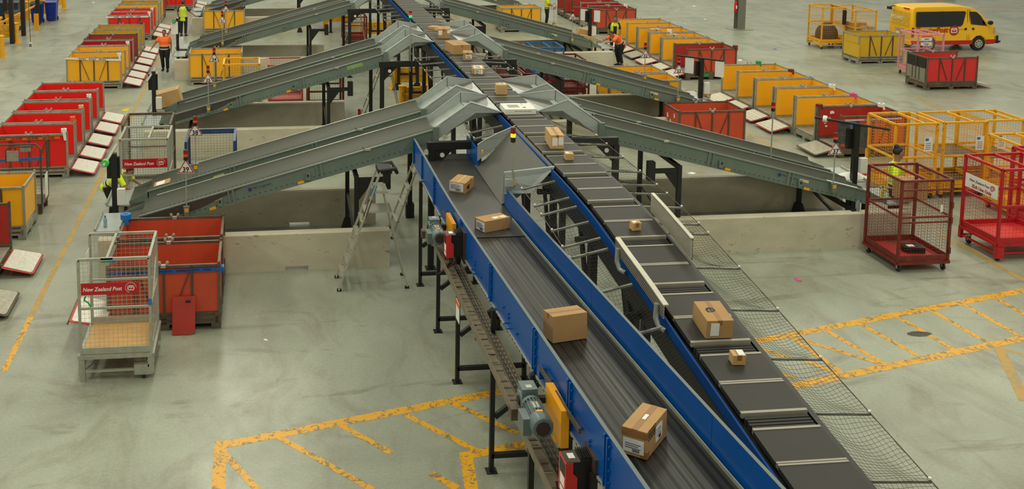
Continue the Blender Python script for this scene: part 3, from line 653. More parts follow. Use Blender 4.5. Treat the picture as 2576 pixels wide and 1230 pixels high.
# single containers
container(PLYORG,'orange-red container beside the wire cage, blue lettered tape along its front',-2.55+CW/2-.05,16.45+CDP/2,0,None)
container(PLYORG,'orange-red container behind the blue-taped one, blue tape roll on its corner',-2.55+CW/2-.05,17.72+CDP/2,0,None)
container(PLYYEL,'yellow container with a short yellow cage standing in front of it',-2.52+CW/2,35.35+CDP/2,0,None)
container(PLYYEL,'far yellow container beside the concrete stub on the left, white strap on its corner',-2.57+CW/2,45.8+CDP/2,0,None)
container(PLYYEL,'yellow container on the right, behind the third right chutes',11.08+CW/2,45.2+CDP/2,0,None)
t=container(PLYORG,'orange-red container standing alone between the two right chute pairs',11.24+CW/2,25.7+CDP/2,0,None)
for (y,z,w_,h) in ((.25,.82,.13,.2),(.05,.72,.12,.12),(-.2,.9,.1,.18),(-.3,.66,.12,.14),(-.05,.55,.1,.1)):
    MB().prism([(-CW/2+.018,y-w_/2,z),(-CW/2+.018,y+w_*.3,z-h*.2),(-CW/2+.018,y+w_/2,z+h*.4),(-CW/2+.018,y,z+h*.6)],(-.004,0,0)).build('torn_sticker',PAPER,t)
t=container(RED2,'bright red container with grey and black half doors standing by the van',22.86+CW/2,32.15+CDP/2,0,'red')
GREYP=mat('grey_door_panel',(124,124,108),.6,0,.06,5)
# its left short side: grey lower door and dark upper window
MB().box(-CW/2-.02,-CDP/2+.06,.31,-CW/2-.004,CDP/2-.06,.74).build('lower_door',GREYP,t); MB().box(-CW/2-.02,-CDP/2+.06,.76,-CW/2-.004,CDP/2-.06,1.10).build('upper_door',BLACK,t)
for yy in (-.18,0,.18): MB().box(-CW/2-.035,yy-.015,.31,-CW/2-.018,yy+.015,.75 if yy else 1.1).build('door_rib',BROWNM,t)
t=container(PLYLEM,'lemon yellow container with a leaning yellow door, beside the yellow cages',23.15+CW/2,36.62+CDP/2,0,None)
MB().box(-CW/2-.05,-CDP/2-.10,.30,-CW/2-.02,CDP/2-.2,.78).build('short_door',PLYLEM,t)
# partly hidden ones between the right chutes
for xr,y,c,l in ((12.95,31.35,PLYYEL,'yellow container half hidden behind the rear second right chute, rear one'),(12.95,30.1,PLYYEL,'yellow container half hidden behind the rear second right chute, front one')):
    container(c,l,xr-CW/2,y,0,None)
# bottom left group
container(PLYYEL,'yellow container behind a bent-tube trolley at the left edge',-4.95-CW/2+.03,20.9+CDP/2,0,None)
container(PLYBRICK,'brick red container at the left edge, cream tag on its post',-5.0-CW/2+.03,18.85+CDP/2,0,'red')
container(PLYBRICK,'brick red container nearest the left edge, behind a wire trolley',-5.05-CW/2+.03,17.05+CDP/2,0,'bare')
# leaning red board by the cage
bd=MB(); bd.prism([(-.19,0,0),(.13,0,0),(.19,0,.05),(.19,0,.62),(-.19,0,.62)],(0,.025,0)); o=bd.build('loose_board',PLYRED if 0 else mat('scuffed_red_board',(168,46,34),.5,0,.08,3),None); place(o,'red board with a hand slot leaning on the orange container','board'); o.location=(-1.33,16.25,.01); o.rotation_euler=(-.28,0,-.03)
h=MB(); h.tube([(.03,-.004,.54),(.11,-.004,.54)],.022,8); h.build('hand_slot',BLACK,o)
# ---------------------------------------------------------------- roll cages
def caster(parent,x,y,r=.06,m=DARKR):
    c=MB(); c.lathe([(r*.5,-.02),(r,-.018),(r,.018),(r*.5,.02)],(x,y,r),12,'x'); w=c.build('caster',m,parent)
    f=MB(); f.box(x-.035,y-.02,r,x-.025,y+.02,2*r+.03); f.box(x+.025,y-.02,r,x+.035,y+.02,2*r+.03); f.box(x-.04,y-.03,2*r+.02,x+.04,y+.03,2*r+.04); f.build('caster_fork',GALV,w)
def mesh_panel(parent,p,u,v,nu,nv,m,t=.0048,name='mesh_panel'):
    b=MB(); p=V(p); u=V(u); v=V(v)
    for i in range(1,nu): b.tube([p+u*i/nu,p+u*i/nu+v],t/2,3,False)
    for j in range(1,nv): b.tube([p+v*j/nv,p+v*j/nv+u],t/2,3,False)
    return b.build(name,m,parent,kind='stuff')
def cage(label,m,x,y,rz,w_,d,z0,z1,sides='FBLR',deck=None,mids=(.5,),cas=True,tube=.035,group=None,dx=.055,topbar=None,base='frame',wire=None,shelf=None,legs=True):
    """w_ along local x, d along local y, centre x,y; z0 deck height, z1 top"""
    t=thing('roll_cage',label,'cage',(x,y,0),rz,group); a,b=w_/2,d/2
    if base=='frame':
        fb=MB()
        for s in (-1,1): fb.bar((-a-.02,s*(b+.02),z0-.03),(a+.02,s*(b+.02),z0-.03),.05); fb.bar((s*(a+.02),-b-.02,z0-.03),(s*(a+.02),b+.02,z0-.03),.05)
        fb.build('base_frame',m,t)
        if z0>.24:
            fb=MB()
            for s in (-1,1): fb.bar((-a,s*b,.16),(a,s*b,.16),.035); fb.bar((s*a,-b,.16),(s*a,b,.16),.035)
            fb.bar((-a,-b,.16),(0,b,.16),.03); fb.bar((a,-b,.16),(0,b,.16),.03)
            fb.build('lower_frame',m,t)
            for sx in (-1,1):
                for sy in (-1,1): MB().box(sx*a-.035,sy*b-.035,.10,sx*a+.035,sy*b+.035,z0-.05).build('corner_leg',m,t)
    MB().box(-a+.01,-b+.01,z0-.015,a-.01,b-.01,z0).build('deck',deck or m,t)
    for sx in (-1,1):
        for sy in (-1,1):
            ends=('L' if sx<0 else 'R'),('F' if sy<0 else 'B')
            if ends[0] in sides or ends[1] in sides:
                MB().bar((sx*a,sy*b,z0-.03),(sx*a,sy*b,z1),tube).build('corner_post',m,t)
    E={'F':((-a,-b),(a,-b)),'B':((-a,b),(a,b)),'L':((-a,-b),(-a,b)),'R':((a,-b),(a,b))}
    for s in sides:
        (xa,ya),(xb,yb)=E[s]
        MB().bar((xa,ya,z1),(xb,yb,z1),tube).build('top_rail',m,t)
        MB().bar((xa,ya,z0+.06),(xb,yb,z0+.06),.02,.10).build('kick_rail',m,t)
        for f in mids:
            z=z0+(z1-z0)*f; MB().bar((xa,ya,z),(xb,yb,z),tube*.8).build('mid_rail',m,t)
        Ln=math.hypot(xb-xa,yb-ya)
        mesh_panel(t,(xa,ya,z0+.06),(xb-xa,yb-ya,0),(0,0,z1-z0-.06),max(3,round(Ln/dx)),max(3,round((z1-z0)/dx)),wire or m)
    if topbar is not None: MB().bar((topbar,-b,z1),(topbar,b,z1),tube).build('top_bar',m,t)
    if shelf:
        MB().box(-a+.01,-b+.01,shelf-.012,a-.01,b-.01,shelf+.006).build('shelf',deck or m,t)
    if cas:
        for sx in (-1,1):
            for sy in (-1,1): caster(t,sx*(a-.05),sy*(b-.05))
    return t
def envelope(parent,c,x,n,r,disc=SIGNR,line_=WHITE):   # round emblem with an envelope
    fm=frame(c,x,n)
    def P(u,v,d=0): return (fm@V((u*r,v*r,d)))
    k=24; b=MB(); b.prism([P(math.cos(2*math.pi*i/k),math.sin(2*math.pi*i/k)) for i in range(k)],V(n).normalized()*.002); e=b.build('emblem_disc',disc,parent)
    b=MB()
    for (u0,v0,u1,v1) in ((-.58,-.42,.58,-.42),(.58,-.42,.58,.42),(-.58,.42,-.58,-.42),(.58,.42,-.58,.42),(-.58,.42,0,-.02),(0,-.02,.58,.42)):
        b.bar(P(u0,v0,.003),P(u1,v1,.003),r*.2,.002,n)
    b.build('emblem_envelope',line_,e)
    return e
def ring(parent,c,x,n,r,m,t):
    fm=frame(c,x,n); b=MB(); k=20; pts=[fm@V((r*math.cos(2*math.pi*i/k),r*math.sin(2*math.pi*i/k),.003)) for i in range(15)]
    for p,q in zip(pts,pts[1:]): b.bar(p,q,t,.002,n)
    b.build('emblem_ring',m,parent)
def post_sign(parent,x,y,z,w_,h,words='New Zealand Post'):
    s=MB().box(x-w_/2,y-.008,z-h/2,x+w_/2,y,z+h/2).build('sign_board',SIGNR,parent,label='red lettered sign board')
    text('sign_lettering',words,h*.46,WHITE,s,front(x-w_*.135,y-.009,z-h*.04),.001,True,.2,.9)
    envelope(s,(x+w_*.36,y-.0085,z),(1,0,0),(0,-1,0),h*.40); ring(s,(x+w_*.36,y-.0095,z+h*.02),(1,0,0),(0,-1,0),h*.43,WHITE,h*.03)
    return s
# near left cage (front legs meet the floor at y~14.1)
g0=G(208,958); g1=G(371,955)
cx=(g0.x+g1.x)/2+.0; 
t=cage('tall grey wire cage with a red lettered sign and a brown board deck',GALV,-2.235,15.41,0,1.05,1.06,.42,1.92,'FBR',PLYW,(.49,),False,.04,None,.068,-.1)
a=.525
post_sign(t,-.06,-.555,1.47,.86,.185)
for sx in (-1,1):
    MB().box(sx*(a-.02)-.035,-.56,0 if sx<0 else .2,sx*(a-.02)+.035,-.49,.36).build('front_leg',GALV,t)
MB().box(a-.26,-.56,.08,a+.02,-.44,.24).build('caster_housing',GALV,t); caster(t,a-.12,-.50,.05); caster(t,a-.1,.48,.05); caster(t,-a+.1,.48,.05)
MB().box(-.19,-.55,1.915,-.01,-.51,1.945).build('top_clip',GALV,t)
MB().tube([(-a+.1,-.55,1.36),(-a+.08,-.56,1.30),(-a+.14,-.56,1.26),(-a+.18,-.56,1.19)],.014,5).build('green_tie',GREENT,t)
MB().box(-a-.01,.2,1.28,-a-.005,.48,1.72).build('paper_sheet',PAPER,t)
MB().box(-.36,.50,1.45,-.22,.53,1.52).build('green_tie',GREENT,t); MB().box(-.22,.50,1.43,-.14,.53,1.50).build('blue_tie',BLUET,t); MB().bar((a+.01,-.2,1.15),(a+.01,.3,1.6),.02).build('side_brace',GALV,t); MB().box(a-.02,-.56,1.18,a+.03,-.53,1.28).build('blue_tape_band',BLUET,t)

g=thing('folded_gate','white folded-down gate with red edge leaning beside the tall grey cage','gate',(-3.02,15.9,.0),math.pi)
part('cred','gate_frame',c_gate_frame,TREADR,g); part('c','gate_tube',c_gate_tube,BROWNM,g); part('cred','tread_plate',c_gate_plate,TREAD,g); part('cred','hinge',c_gate_hinge,BROWNM,g); g.rotation_euler=(0,-.45,math.pi); g.location=(-2.62,16.4,.16)
# ---------------------------------------------------------------- other cages
cage('grey wire cage with a red lettered sign behind the nearest left chutes',GALV,-2.53,22.1,0,1.02,1.05,.33,1.9,'FBLR',PALSTEEL,(.5,),False,.045,None,.06,.1)
t=D.objects['roll_cage.001']; post_sign(t,.02,-.55,1.38,.95,.2)
for s in (-1,1): caster(t,s*.44,-.47,.06); caster(t,s*.44,.47,.06)
cage('darker weathered wire cage just behind the grey cage with the red sign',BROWNM,-2.6,23.28,0,1.06,1.1,.3,1.9,'BLR',PALSTEEL,(.5,),True,.05,None,.06)
cage('open blue framed wire cage behind the nearest left chutes',NAVY,-1.22,24.25,0,1.15,1.15,.25,1.2,'BLR',NAVY,(.93,),True,.06,None,.075,wire=BROWNM)
cage('short yellow wire cage in front of a yellow container behind the second left chutes',YELM,-.62,33.0,0,1.16,1.06,.25,1.3,'FBLR',YELM,(),True,.06,None,.09,wire=BROWNM)
PINKR=mat('faded_red_cage_paint',(160,74,64),.5,0,.1,6)
cage('faded red rounded-tube cage behind the second left chutes',PINKR,.78,32.1,0,1.06,1.2,.25,1.45,'FBLR',PINKR,(.72,),True,.045,None,.09,wire=BROWNM)
cage('rusty red cage beside the faded red one, behind the second left chutes',RUSTR,1.98,30.75,0,1.05,1.1,.25,1.5,'FBLR',RUSTR,(.5,),True,.06,None,.08,wire=BROWNM)
cage('bright blue wire cage between the second and third right chutes',BLUC,10.25,35.2,0,1.05,1.12,.25,1.25,'FBLR',BLUC,(),True,.05,None,.09,0.05,wire=BLUC)
MAROON=mat('maroon_cage_paint',(96,22,26),.45,0,.1,6)
cage('maroon wire cage beside the bright blue cage',MAROON,8.95,35.1,0,1.1,1.1,.25,1.25,'FBLR',MAROON,(),True,.05,None,.09)
cage('maroon wire cage behind the rear second right chute, open top showing',MAROON,10.3,32.9,0,1.05,1.1,.25,1.25,'FBLR',MAROON,(.5,),True,.05,None,.09)
for i,x in enumerate((7.6,8.75,9.75)):
    cage('maroon wire cage under the second right chutes, '+('nearest the sorter','middle of three','outermost of three')[i],MAROON,x,30.9,0,1.05,1.1,.22,1.25,'FBLR',REDM,(.55,),True,.05,'cages under the right chutes',.09,wire=MAROON)
for i,(x,y) in enumerate(((6.6,24.4),(4.1,43.6),(6.9,42.5))):
    cage('rust red wire cage %s'%('to the right under the sorter between the chute pairs','far up under the sorter on the left','far up under the sorter on the right')[i],RUSTR,x,y,0,1.0,1.0,.22,1.15,'FBLR',REDM,(.6,),True,.05,None,.09)
t=cage('dark red wire roll cage at the right end of the concrete barrier',RUSTR,12.65,18.08,0,1.02,1.06,.21,1.8,'FBLR',mat('red_deck_board',(170,44,44),.5,0,.08,3,dirt=(96,66,50),dirt_amt=.3,dirt_scale=1.6),(.55,),True,.045,None,.062,0.0)
MB().bar((-.5,-.53,1.62),(.5,-.53,1.62),.03).build('gate_rail',RUSTR,t); MB().bar((-.5,-.535,.98),(.5,-.535,.98),.03).build('gate_rail',RUSTR,t)
for z in (.35,.95,1.25): MB().box(.5,-.57,z,.54,-.52,z+.12).build('hinge',RUSTR,t)
MB().box(.28,-.56,1.18,.32,-.545,1.32).build('tag',PAPER,t)
b=MB(); b.prism([(-.2,-.12,0),(.16,-.16,0),(.22,-.02,0),(.18,.14,0),(-.16,.14,0),(-.22,.02,0)],(0,0,.11)); o=b.build('black_bag',mat('black_bag_cloth',(22,21,21),.45,0,.2,12,bump=.4)); o.location=(12.78,18.05,.21); place(o,'black carry bag lying in the dark red roll cage','bag')
MB().box(-.12,-.06,.11,.02,.05,.113).build('label',PAPER,o)
t=cage('bright red wire cage with a white printed board, cut by the right edge',REDM,15.05,18.4,0,1.22,1.04,.36,1.85,'FBLR',mat('red_deck_paint',(214,50,48),.45,0,.06,3),(.5,),False,.05,None,.075,0.0)
for s in (-1,1): caster(t,s*.5,.42,.07)
MB().box(-.66,-.60,0.08,-.52,-.48,.3).build('corner_foot',REDM,t); caster(t,-.58,-.5,.05); caster(t,.5,-.46,.07)
s=MB().box(-.635,-.46,1.22,-.625,.46,1.5).build('printed_board',WHITE,t,label='white board with red lettering')
lf=lambda y,z:frame((-.638,y,z),(0,-1,0),(-1,0,0))
text('board_lettering','IDA Use Only',.095,SIGNR,s,lf(-.02,1.285),.001,True); text('board_lettering','New Zealand Post',.075,INK,s,lf(.06,1.40),.001,False,.2)
envelope(s,(-.637,-.32,1.40),(0,-1,0),(-1,0,0),.04); ring(s,(-.637,-.32,1.40),(0,-1,0),(-1,0,0),.058,SIGNR,.012)
cage('second bright red cage right behind the one with the white board',REDM,16.5,19.0,0,1.05,1.04,.36,1.8,'FBLR',None,(.5,),True,.06,None,.075)
Y1=cage('yellow wire cage behind the dark-haired woman, with a printed sheet',YELM,15.14,22.03,0,1.03,1.05,.3,1.8,'FBLR',YELM,(.47,),True,.05,'yellow wire cages',.07,.2)
Y2=cage('yellow wire cage second from the left of the yellow group, brown shelf',YELM,16.38,22.03,0,1.06,.98,.3,1.8,'FBLR',BROWNM,(.47,),True,.05,'yellow wire cages',.07,.2,shelf=.98)
Y3=cage('yellow wire cage third from the left, low shelf with torn paper',YELM,17.42,22.1,0,.98,.95,.3,1.8,'FBLR',BROWNM,(.47,),True,.05,'yellow wire cages',.07,.2,shelf=.9)
cage('yellow wire cage behind the bright red cages at the right edge',YELM,16.95,20.35,0,1.0,1.0,.3,1.7,'FBLR',YELM,(.47,),True,.05,'yellow wire cages',.07,.1)
for t,x in ((Y1,.3),(Y2,.34),(Y3,-.1)):
    s=MB().box(x-.1,-.545,1.15,x+.1,-.54,1.48).build('printed_sheet',PAPER,t); MB().box(x-.08,-.547,1.40,x+.0,-.545,1.46).build('sheet_heading',BLUET,s)
    for i in range(4): MB().box(x-.07,-.547,1.2+.045*i,x+.06,-.545,1.21+.045*i).build('sheet_line',INK,s)
t=cage('faded pink wire cage standing behind the bright red container',PINK,24.24,34.5,0,.98,1.05,.22,1.6,'FBLR',PINK,(.5,),True,.05,None,.085,0,wire=PINK)
s=MB().box(-.40,-.56,1.22,.02,-.545,1.56).build('notice',PAPER,t); MB().box(-.40,-.562,1.52,.02,-.558,1.57).build('notice_band',ORANGET,s); 
for i in range(3): text('notice_lettering',('NSW','MELBOURNE','Cargo')[i],.075,INK,s,front(-.19,-.562,1.45-.085*i),.001,True)
t=cage('tall yellow wire cage holding a dark sack, by the open floor',YELM,24.0,40.35,0,1.0,1.05,.3,1.75,'FBLR',YELM,(.5,),True,.05,None,.08)
cage('yellow wire cage stacked with cardboard boxes near the van',YELM,25.0,40.0,0,.9,1.7,.3,1.7,'FBLR',YELM,(.5,),True,.05,None,.08)
def sack(label,x,y,z,sx,sy,h,m=NAVYC):
    b=MB(); b.lathe([(.30,0),(.46,.08),(.5,.3),(.45,.55),(.3,.78),(.12,.9)],(0,0,0),14); o=b.build('sack',m); o.scale=(sx,sy,h); o.location=(x,y,z); return place(o,label,'sack')
sack('dark brown sack filling the tall yellow cage',24.0,40.3,.3,.9,.95,.85,mat('dark_sack_cloth',(58,46,34),.7,0,.2,8,bump=.4))
o=MB().box(-.03,-.1,0,.03,.1,.6).build('hanging_bag',NAVYC); place(o,'black bag hanging on the corner of the tall yellow cage','bag'); o.location=(24.44,39.78,1.05)
def pbox(label,x,y,z,w_,d,h,rz=0,m=CARD,group=None,tape=True):
    b=MB().box(-w_/2,-d/2,0,w_/2,d/2,h); o=b.build('parcel',m); o.location=(x,y,z); o.rotation_euler=(0,0,rz); place(o,label,'box',group)
    if tape: MB().box(-.025,-d/2-.001,h-.08,.025,d/2+.001,h+.0015).build('tape',TAPE,o)
    return o
pbox('brown box at the foot of the cage of boxes near the van',24.95,39.45,.3,.6,.5,.45,.05); pbox('brown box upper left in the cage of boxes near the van',24.9,39.7,.75,.6,.6,.42,0); pbox('long printed brown box on top in the cage near the van',25.1,39.3,.75,.5,.35,.3,-.1)
pbox('brown box inside the dark red cage row, carried by the woman in hi-vis',13.3,18.98,.95,.5,.4,.42,.1)
# ---------------------------------------------------------------- bent tube trolley at the left edge, wire trolley in front
t=thing('tube_trolley','brown bent-tube trolley with blue strap in front of the red containers','trolley',(-5.45,22.55,0))
for yy,h in ((-.1,1.62),(.55,1.62)):
    MB().tube([(-.55,yy,.25),(-.55,yy,h-.1),(-.45,yy,h),(.45,yy,h),(.55,yy,h-.1),(.55,yy,.25)],.022,8).build('side_hoop',BROWNM,t)
    mesh_panel(t,(-.5,yy,.3),(1.0,0,0),(0,0,h-.4),14,16,BROWNM)
MB().tube([(-.2,-.1,1.2),(-.2,-.1,1.5),(-.12,-.1,1.56),(.4,-.1,1.56)],.02,8).build('gate_tube',BROWNM,t)
MB().box(-.18,-.13,1.25,.08,-.11,1.48).build('grey_plate',PALSTEEL,t); MB().box(-.03,.5,1.28,.2,.53,1.46).build('grey_plate',PALSTEEL,t)
MB().bar((-.5,.2,1.17),(.55,.2,1.2),.01,.07).build('blue_strap',BLUET,t)
MB().box(-.56,-.12,.2,.56,.57,.25).build('deck',BROWNM,t); MB().box(.58,.1,.3,.585,.4,.85).build('paper_sheet',PAPER,t)
for x in (-.5,.5):
    for yy in (-.05,.5): MB().box(x-.04,yy-.04,0,x+.04,yy+.04,.2).build('leg',BROWNM,t)
t=cage('grey wire trolley with a striped notice at the left edge, box on its deck',GALV,-5.62,16.05,0,1.2,1.1,.42,1.75,'BR',PALSTEEL,(.45,),False,.045,None,.08)
for y in (-.5,.5): MB().box(.52,y-.04,0,.6,y+.04,.4).build('leg',GALV,t)
s=MB().box(.02,.53,1.05,.4,.545,1.55).build('striped_notice',PAPER,t)
for i in range(4): MB().box(.02,.515,1.08+.12*i,.40,.532,1.13+.12*i).build('stripe',ORANGET,s)
pbox('small brown box with a red mark on the left edge trolley',-5.35,15.85,.42,.3,.3,.3,0,CARD)
pbox('brown box on the floor at the left edge, under a blue satchel',-5.22,14.55,0,.5,.5,.3,.1,CARD)
b=MB().box(-.28,-.2,0,.3,.2,.06); o=b.build('satchel',mat('blue_white_satchel',(20,110,190),.4,0,.05,6)); o.location=(-5.2,14.5,.302); o.rotation_euler=(0,-.03,.25); place(o,'blue and white plastic satchel on the left edge box','parcel'); MB().box(-.2,-.12,.06,.2,.12,.063).build('white_panel',PAPER,o)
# ---------------------------------------------------------------- yellow guard rails
def guard(label,x0,x1,y,h=.78,posts=2):
    t=thing('guard_barrier',label,'barrier',((x0+x1)/2,y,0))
    a=(x1-x0)/2
    for i in range(posts):
        x=-a+.1+(2*a-.2)*i/(posts-1)
        p=MB().lathe([(.11,0),(.11,h),(.13,h),(.13,h+.02),(.05,h+.05)],(x,0,0),14).build('post',YELG,t); MB().lathe([(.2,0),(.2,.02)],(x,0,0),16).build('foot_plate',YELG,p)
    for z0,z1 in ((.22,.47),(.50,.74)): MB().box(-a+.12,-.05,z0*h/.78,a-.12,.05,z1*h/.78).build('plank',YELG,t)
guard('yellow guard rail with worn paint under the sorter between the chute pairs',4.5,5.8,34.2)
guard('yellow guard rail half hidden behind the nearest left chute head',4.4,5.3,31.4,.72)
guard('yellow guard rail under the sorter beyond the second chutes',4.45,6.2,44.2)
guard('yellow guard rail far up the line on the left of the sorter',3.0,4.6,47.6,.9)
for i,(x,y) in enumerate(((-10.4,41.4),(-10.6,44.7),(-10.45,51.6),(-10.45,54.8))):
    guard('yellow guard rail by the bins at top left, %s'%('nearest one at the left edge','second one, behind the handrail','third one, behind the blue bin','farthest one')[i],x-(2.4,2.2,1.3,2.1)[i],x+.1,y,.85)
t=thing('yellow_handrail','long yellow handrail on a square post at top left','handrail',(-10.43,47.98,0))
MB().box(-.1,-.05,0,.1,.05,.78).build('post',YELS,t)
a,b=GX(133,12,-10.6),GX(0,104,-12.2); a,b=a-t.location,b-t.location; MB().bar((-.15,6.0,.9),(-1.1,-9.5,.95),.07).build('rail',YELS,t)
for i,(x,y) in enumerate(((-10.67,46.5),(-10.7,44.5),(-10.68,49.6),(-11.9,44.4),(-11.9,48.4))):
    o=MB().box(-.09,-.09,0,.09,.09,5).build('rack_post',BLACK); o.location=(x-.02,y,0); place(o,'tall black rack post at top left, '+('beside the handrail','left of the bins','behind the blue bin','in front of the dark skip','rear left of the bins')[i],'post')
def bin_(label,m,x,y,lid,w_=.55,h=.95,d=.6):
    t=thing('wheelie_bin',label,'bin',(x,y,0)); q=w_/2
    b=MB(); b.add([(-q*.8,-d*.4,.05),(q*.8,-d*.4,.05),(q*.8,d*.4,.05),(-q*.8,d*.4,.05),(-q,-d*.5,h),(q,-d*.5,h),(q,d*.5,h),(-q,d*.5,h)],[(0,3,2,1),(4,5,6,7),(0,1,5,4),(1,2,6,5),(2,3,7,6),(3,0,4,7)]); b.build('body',m,t)
    MB().prism([(-q-.03,-d*.5-.04,h),(-q-.03,d*.5+.06,h),(-q-.03,d*.5,h+.09),(-q-.03,-d*.4,h+.06)],(w_+.06,0,0)).build('lid',lid,t)
    for s in (-1,1): MB().lathe([(.09,-.03),(.09,.03)],(s*q*.8,d*.45,.09),12,'x').build('wheel',DARKR,t)
BINB=mat('blue_bin_plastic',(16,40,140),.4,0,.05,4)
bin_('tall blue wheelie bin with a black lid behind the yellow handrail',BINB,-10.85,50.2,DARKR); bin_('second blue wheelie bin beside the first one',BINB,-10.3,50.9,BINB)
bin_('yellow wheelie bin with a dark lid near the left edge',YELS,-11.5,48.0,DARKR,.6,.85); bin_('yellow bin with an open lid at the left edge',YELS,-12.1,46.9,YELS,.6,.7); bin_('dark teal skip at the top left corner',mat('teal_plastic',(14,42,58),.4,0,.05,4),-12.6,51.5,mat('teal_plastic',(14,42,58),.4),1.3,.9,.9)
t=thing('pendant_socket','grey pendant socket hanging on a cable at top left','socket',tuple(GY(77,113,40.)))
MB().tube([(0,0,.1),(-.05,.0,4.5)],.012,6).build('cable',BROWNM,t); MB().box(-.06,-.04,-.08,.06,.04,.1).build('socket_box',WHITE,t); MB().box(-.05,-.045,-.06,.05,-.03,-.02).build('outlet',BLACK,t)
MB().box(-.05,-.045,.0,.05,-.03,.04).build('outlet',BLACK,t)
# steel column with extinguisher
t=thing('steel_column','grey steel H column with a fire extinguisher on the open floor','column',(22.5,45.1,0))
for y in (-.2,.2): MB().box(-.18,y-.012,0,.18,y+.012,7).build('flange',mat('grey_column_paint',(112,116,104),.5,0,.06,3),t)
MB().box(-.012,-.2,0,.012,.2,7).build('web',MATS['grey_column_paint'],t); MB().box(-.5,-.4,0,.5,.4,.02).build('base_plate',PALSTEEL,t)
e=MB().lathe([(.07,0),(.075,.02),(.075,.42),(.05,.5),(.02,.52)],(-.26,-.1,.85),14).build('fire_extinguisher',RED,t); MB().tube([(-.26,-.1,1.38),(-.2,-.18,1.3),(-.2,-.19,1.0)],.012,6).build('hose',BLACK,e); MB().box(-.29,-.185,1.0,-.23,-.17,1.15).build('label',PAPER,e)
# ---------------------------------------------------------------- ladders
def stepladder(label,x,y,h,spread,w_=.55,platform=False,full=True,rear=True):
    t=thing('step_ladder',label,'ladder',(x,y,0)); n=6
    for s in (-1,1):
        MB().bar((-spread/2,s*w_/2,0.02),(.14,s*w_*.32,h),.03,.075,(0,1,0)).build('front_rail',ALU,t)
        if rear: MB().bar((spread/2,s*w_/2,0.02),(.22,s*w_*.3,h*(.8 if platform else .97)),.025,.05,(0,1,0)).build('rear_leg',ALU,t)
        MB().box(-spread/2-.03,s*w_/2-.025,0,-spread/2+.05,s*w_/2+.025,.04).build('rubber_foot',DARKR,t)
        if rear: MB().box(spread/2-.05,s*w_/2-.025,0,spread/2+.03,s*w_/2+.025,.04).build('rubber_foot',DARKR,t)
    for i in range(1,n):
        f=i/n*(.70 if platform else 1.0); xx=-spread/2+(.14+spread/2)*f; yy=w_/2+(w_*.32-w_/2)*f
        MB().box(xx-.045,-yy,h*f-.012,xx+.045,yy,h*f+.012).build('step',ALU,t)
    if platform:
        MB().box(-.16,-.22,h*.66-.02,.36,.22,h*.66+.01).build('platform',ALU,t); MB().box(.04,-.24,h*.82,.28,.24,h*.84).build('spreader',ALU,t)
        MB().tube([(.12,-.2,h+.02),(.40,-.2,h+.05),(.46,-.1,h-.05),(.46,.1,h-.05),(.40,.2,h+.05),(.12,.2,h+.02)],.035,8).build('tool_tray',BLACK,t); MB().box(.1,-.2,h-.04,.36,.2,h+.05).build('top_cap',BLACK,t); MB().box(.2,-.19,h-.22,.3,-.12,h-.02).build('hinge',BLACK,t)
        a=V((-spread/2,-w_/2-.02,0)); d=V((.14,-w_*.32-.02,h))-a
        MB().bar(a+d*.60,a+d*.77,.065,.006,(0,1,0)).build('black_sticker',INK,t); MB().bar(a+d*.80,a+d*.89,.065,.006,(0,1,0)).build('blue_sticker',BLUET,t)
        k=D.objects['black_sticker']; fm=frame(a+d*.69+V((0,-.006,0)),d,(0,-1,0)); text('sticker_lettering','EASYACCESS',.05,WHITE,k,fm,.001,True); MB().bar(a+d*.605+V((0,-.004,0)),a+d*.625+V((0,-.004,0)),.05,.004,(0,1,0)).build('sticker_mark',YELS,k)
    else: MB().box(.06,-.22,h-.03,.28,.22,h+.03).build('top_cap',ALU,t); MB().box(.0,-.2,h*.66,.32,.2,h*.69).build('spreader',ALU,t)
stepladder('aluminium platform ladder with a black tool tray beside the blue conveyor',2.02,18.05,2.2,1.28,.6,True)
stepladder('plain aluminium step ladder behind the nearest left chute head',3.3,20.55,2.05,1.2,.62)
stepladder('aluminium step ladder with red feet behind the second left chute head',3.62,29.9,2.1,1.25,.62); k=[o for o in D.objects if o.name.startswith('step_ladder')][-1]
for q in (-1,1): MB().box(-.66,q*.31-.03,.04,-.58,q*.31+.03,.3 if q>0 else .12).build('red_sleeve',RED,k)
stepladder('aluminium step ladder behind the third left chute head',3.75,40.2,2.1,1.2,.6)
stepladder('aluminium step ladder to the right of the sorter by the second chutes',6.75,29.6,2.1,1.2,.6)
